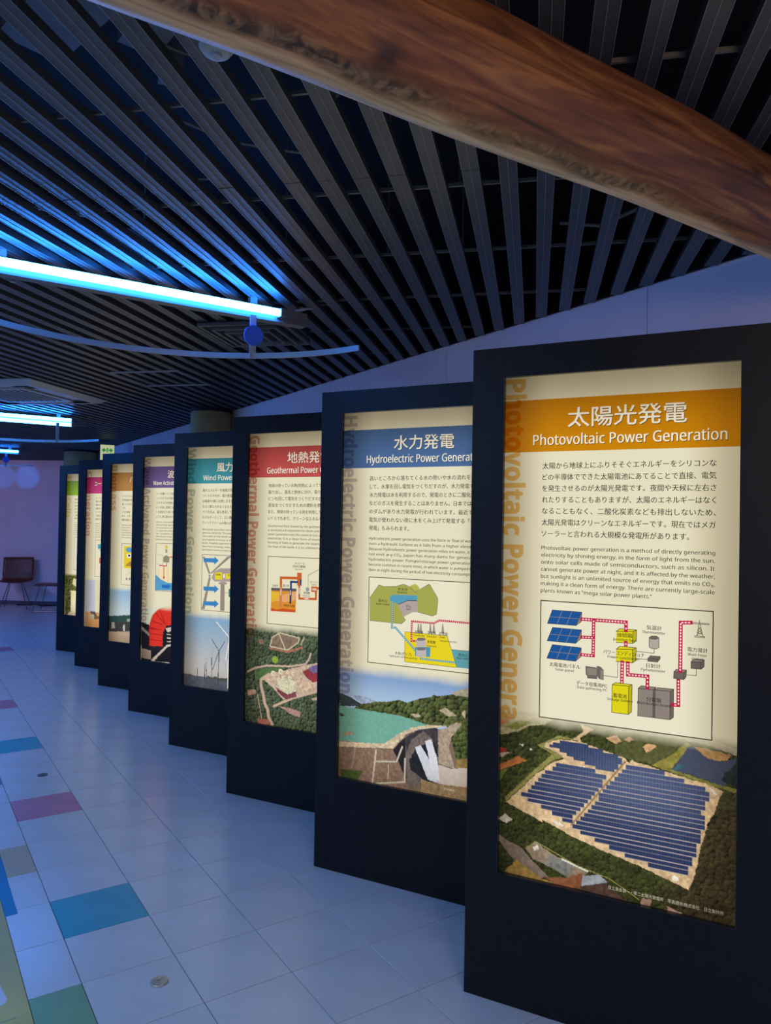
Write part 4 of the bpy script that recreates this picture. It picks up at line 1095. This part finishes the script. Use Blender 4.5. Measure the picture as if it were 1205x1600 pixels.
PAN = [
 dict(band=(200,130,0), tint=(.93,.62,.26), jp='太陽光発電', tj=(.2049,.5493), en='Photovoltaic Power Generation', te=(.0955,.6568), side=('Photovoltaic Power Genera', .008, 1.098), n=7, pv=(1.058, .00215),
  J=['太陽から地球上にふりそそぐエネルギーをシリコンな','どの半導体でできた太陽電池にあてることで直接、電気','を発生させるのが太陽光発電です。夜間や天候に左右さ','れたりすることもありますが、太陽のエネルギーはなく','なることもなく、二酸化炭素なども排出しないため、','太陽光発電はクリーンなエネルギーです。現在ではメガ','ソーラーと言われる大規模な発電所があります。'],
  E=['Photovoltaic power generation is a method of directly generating','electricity by shining energy, in the form of light from the sun,','onto solar cells made of semiconductors, such as silicon. It','cannot generate power at night, and it is affected by the weather,','but sunlight is an unlimited source of energy that emits no CO₂,','making it a clean form of energy. There are currently large-scale','plants known as "mega solar power plants."'],
  lab='tall black light box panel with orange header on solar power, nearest the camera'),
 dict(band=(74,104,150), tint=(.66,.60,.74), jp='水力発電', tj=(.2485,.521), en='Hydroelectric Power Generation', te=(.1185,.655), side=('Hydroelectric Power Generation', .014, 1.225), n=7, pv=(1.085, .0026),
  J=['高いところから落ちてくる水の勢いや水の流れを利用','して、水車を回し電気をつくりだすのが、水力発電です。','水力発電は水を利用するので、発電のときに二酸化炭素','などのガスを発生することはありません。日本では多く','のダムがあり水力発電が行われています。最近では、','電気が使われない夜に水をくみ上げて発電する「揚水','発電」もみられます。'],
  E=['Hydroelectric power generation uses the force or flow of water to','turn a hydraulic turbine as it falls from a higher elevation.','Because hydroelectric power generation relies on water, it does','not emit any CO₂. Japan has many dams for generating','hydroelectric power. Pumped-storage power generation has','become common in recent times, in which water is pumped into a','dam at night during the period of low electricity consumption.'],
  lab='black light box panel with blue header and a dam photo, second from the camera'),
 dict(band=(186,78,74), tint=(.80,.42,.40), jp='地熱発電', tj=(.2545,.527), en='Geothermal Power Generation', te=(.122,.655), side=('Geothermal Power Generatio', .011, 1.115), n=6, pv=(1.035, .0032),
  J=['地球の持っている熱(地熱)によってできる蒸気や熱水を','取り出し、蒸気と熱水に分け、取り出した蒸気でター','ビンを回して電気をつくりだすのが、地熱発電です。','蒸気をつくりだすための燃料を燃やす必要がなく、','また、地球の持っている熱を利用しているので、資源は','いくらでもあり、クリーンなエネルギーです。'],
  E=['Geothermal fluid, heated by the geothermal heat of the earth,','is extracted and separated into steam and hot water. Geothermal','power generation uses this steam to turn a turbine and generate','electricity. It is a clean form of energy that requires no','burning of fuels to generate the steam, and because it uses','the heat of the earth, it is an unlimited source of energy.'],
  lab='black light box panel with red header on geothermal power, third from the camera'),
 dict(band=(62,140,152), tint=(.56,.68,.68), jp='風力発電', tj=(.2485,.521), en='Wind Power Generation', te=(.1357,.637), side=('Wind Power Generation', .009, 1.11), n=7, pv=(1.08, .004),
  J=['風のエネルギーを風車が受けて電気エネルギーを','つくりだすのが、風力発電です。風力エネルギー','は風速の3乗に比例しますが、風速が大きく','なると耐えられなくなるため停止します。プロ','ペラ方式は、最も普及しています。クリーンな','エネルギーとして、広い敷地に多数の風車を置く','ウィンドファームの導入が進んでいます。'],
  E=['Wind power generation uses wind energy to turn windmills and','generate electricity. The power of the wind is proportional to','the cube of the wind speed, but windmills stop at','wind speeds in excess of 25 m/s to protect against strong','winds. Propeller type wind turbines are most common. As a','clean form of energy, many countries are introducing wind','farms where numerous wind turbines are installed.'],
  lab='black light box panel with teal header and wind turbine photo, fourth from the camera'),
 dict(band=(104,84,134), tint=(.64,.56,.66), jp='波力発電', tj=(.2435,.516), en='Wave Activated Power Generation', te=(.097,.66), side=('Wave Activated Power Generation', .009, 1.335), n=6, pv=(1.14, .005),
  J=['いつも動いている波のエネルギーから電気を','つくりだすのが波力発電です。波が上下し','たりする力を利用して空気を動かしター','ビンを回し発電します。海底に固定してつ','くる固定式と波に浮かべる方式があり、日本の','ように海に囲まれた国に向いています。'],
  E=['Wave activated power generation produces','electricity by harnessing the up and down','movements of waves. The movement of air','is generated by waves and turns','air turbine to generate power. There','devices may be fixed or floating. This','method is suited to countries by the sea.'],
  lab='black light box panel with purple header and red steel float photo, fifth from the camera'),
 dict(band=(176,128,66), tint=(.76,.58,.40), jp='バイオマス', tj=(.220,.545), en='Biomass', te=(.32,.45), side=('Biomass', .012, .420), n=7, pv=(1.085, .006),
  J=['バイオマスとは','生物由来の資源','使ってもまた','です。','これを発電','ます。メタン','燃料発電など'],
  E=['Biomass is energy','obtained from','and wastes. It','is generated by','fermentation or','direct burning.'],
  lab='black light box panel with tan brown header and blue sky photo, sixth from the camera'),
 dict(band=(188,60,118), tint=(.82,.48,.54), jp='コージェネレーション', tj=(.114,.60), en='Cogeneration', te=(.27,.50), side=('Cogeneration', .020, .672), n=7, pv=(1.10, .007),
  J=['コージェ','電気と熱','燃料から','利用する','エンジン','工場など','利用でき'],
  E=['Cogenera','power an','heat are','at the s','gas turb','and heat','buildings'],
  lab='black light box panel with magenta header, seventh from the camera'),
 dict(band=(134,170,34), tint=(.80,.78,.42), jp='燃料電池', tj=(.2485,.521), en='Fuel Cells', te=(.29,.48), side=('Fuel Cells', .030, .497), n=7, pv=(1.12, .007),
  J=['燃料電','素と酸','電気を','池です','水だけ','二酸化','電池車'],
  E=['Fuel cel','hydrogen','oxygen','water is','emitted','no CO₂','fuel cel'],
  lab='black light box panel with lime green header, farthest of the row'),
]
PX, PY, SX, SY, PA, PH, PW = 1.5778, 1.887, -.003, 1.0337, -1.0522, 2.0926, .9035
DEPTH = .11
def cabinet():
    b = MB(); x0, x1, z0, z1 = LBL, LBL+LBW, LB, LT; W_, H_, c = PW, PH, .0015
    # front ring (4 chamfered boards' faces) + returns + back + sides, one closed shell
    o = [(0, 0), (W_, 0), (W_, H_), (0, H_)]; i_ = [(x0, z0), (x1, z0), (x1, z1), (x0, z1)]
    vs = [(x, c, z) for x, z in o] + [(x+(c if x == 0 else -c), 0, z+(c if z == 0 else -c)) for x, z in o] + [(x, 0, z) for x, z in i_] + [(x, .02, z) for x, z in i_] + [(x, DEPTH, z) for x, z in o]
    fs = []
    for j in range(4):
        k = (j+1) % 4
        fs += [(j, k, 4+k, 4+j), (4+j, 4+k, 8+k, 8+j), (8+j, 8+k, 12+k, 12+j), (j, 16+j, 16+k, k)]
    fs += [(12, 13, 14, 15), (16, 19, 18, 17)]
    b.add(vs, fs); return b
cab_me = cabinet().mesh('cabinet', M_black)
for k, P_ in enumerate(PAN):
    root = thing('display_panel', P_['lab'], 'display panel', (PX+k*SX, PY+k*SY, 0), PA, 'row of backlit display panels')
    obj('cabinet', cab_me, None, root)
    # thin slip trim around the opening
    b = MB(); e = .0022
    for a0, a1, c0, c1 in ((LBL, LBL+LBW, LT-e, LT), (LBL, LBL+LBW, LB, LB+e), (LBL, LBL+e, LB+e, LT-e), (LBL+LBW-e, LBL+LBW, LB+e, LT-e)): b.box(a0, a1, .0008, .0185, c0, c1)
    obj('retaining_trim', b, M_blackin, root)
    b = MB(); poly_op(b, [(0, 0), (LBW, 0), (LBW, LH), (0, LH)], .0182, WHITE); obj('poster_sheet', b, M_sheet, root)
    photo(k, P_['pv'][0], LH, P_['pv'][1], root)
    b = MB(); poly_op(b, [(0, .0775), (LBW, .0775), (LBW, .2435), (0, .2435)], .0176, lin(P_['band'])); obj('header_band', b, M_sheet, root)
    s, v0, v1 = P_['side']; co_ = glyphs(ms(s, True), .02)[0]; X0_, X1_ = co_[:, 0].min(), co_[:, 0].max(); done = ''
    for wd_ in s.split(' '):
        a_x = glyphs(ms(done+wd_, True), .02)[0][:, 0].max(); w_x = glyphs(ms(wd_, True), .02)[0]; w_x = w_x[:, 0].max()-w_x[:, 0].min(); sc = (v1-v0)/(X1_-X0_)
        b = MB(); text(b, wd_, .003, v0+(a_x-w_x-X0_)*sc, .0635, .0172, P_['tint'], width=w_x*sc, boldface=True, vert=True, bold=.02); obj('side_lettering', b, M_tint, root, kind='stuff'); done += wd_+' '

    # diagram with its frame
    f0 = .549+.0224*6+.0295 if P_['n'] == 7 else .510+.0225*5.3+.0295+.0135
    if P_['n'] == 6: f0 = .6745
    b = MB(); f1 = f0+.3655; fl, fr_ = (.1275, .6255) if k == 0 else (.139, .6265)
    if k in (0, 1): poly_op(b, [(fl, f0), (fr_, f0), (fr_, f1), (fl, f1)], .01745, lin((232, 226, 198)))
    fdraw = OPS.get((k, 'd'), [])
    yl = draw(b, fdraw, k, .0173)
    line_op(b, [(fl, f0), (fr_, f0), (fr_, f1), (fl, f1), (fl, f0)], .0032, yl-2e-5, LINEC)
    obj('diagram_print', b, M_print, root)
    # lettering: every title, line of text and diagram label is a part of its own
    b = MB(); b2 = MB(); shade = lin(tuple(x*.45 for x in P_['band'])); face = lin((244, 236, 214))
    for du, dv, c, yy in ((.0016, .0022, shade, .0160), (0, 0, face, .0158)):
        text(b, P_['jp'], P_['tj'][0]+du, .1680+dv, .057 if k != 6 else .045, yy, c, width=P_['tj'][1]-P_['tj'][0], fat='t')
        text(b2, P_['en'], P_['te'][0]+du, .2225+dv, .0325, yy, c, width=P_['te'][1]-P_['te'][0], fat='e')
    obj('title_lettering', b, M_print, root, kind='stuff'); obj('subtitle_lettering', b2, M_print, root, kind='stuff')
    for q, s in enumerate(P_['J']):
        full = (q < len(P_['J'])-1) and k < 3
        b = MB(); text(b, s, .1265 if k == 0 else .1345, .2985+.0355*q, .0192, .0157, INK, width=.503 if full else None, pitch=.0204/ADV, fat='b')
        obj('text_line', b, M_print, root, kind='stuff')
    vb = .5475 if P_['n'] == 7 else .5095
    for q, s in enumerate(P_['E']):
        full = (q < len(P_['E'])-1) and k < 5
        b = MB(); text(b, s, .1265 if k == 0 else .1365, vb+.0046+.0224*q, .0114, .0157, INK, width=.502 if full else len(s)*.0079, fat='s')
        obj('text_line', b, M_print, root, kind='stuff')
    for (s, u, v, wd, h) in OPS.get((k, 't'), []):
        b = MB(); text(b, s, u/1e4, v/1e4, .0125 if isj(s) else .0076, .0156, INK, width=wd/1e4, align='c', vc=True, fat='s')
        obj('diagram_label', b, M_print, root, kind='stuff')
    if k in (0, 1):
        b = MB()
        if k == 0: text(b, '日立東金第一・第二太陽光発電所　写真提供:株式会社　日立製作所', .3461, 1.5650, .0105, .0156, lin((215, 208, 190)), width=.3158)
        else: text(b, '写真提供:', .50, 1.560, .0085, .0156, lin((215, 208, 190)), width=.05)
        obj('photo_credit', b, M_print, root, kind='stuff')
bpy.data.objects.remove(fo, do_unlink=True)
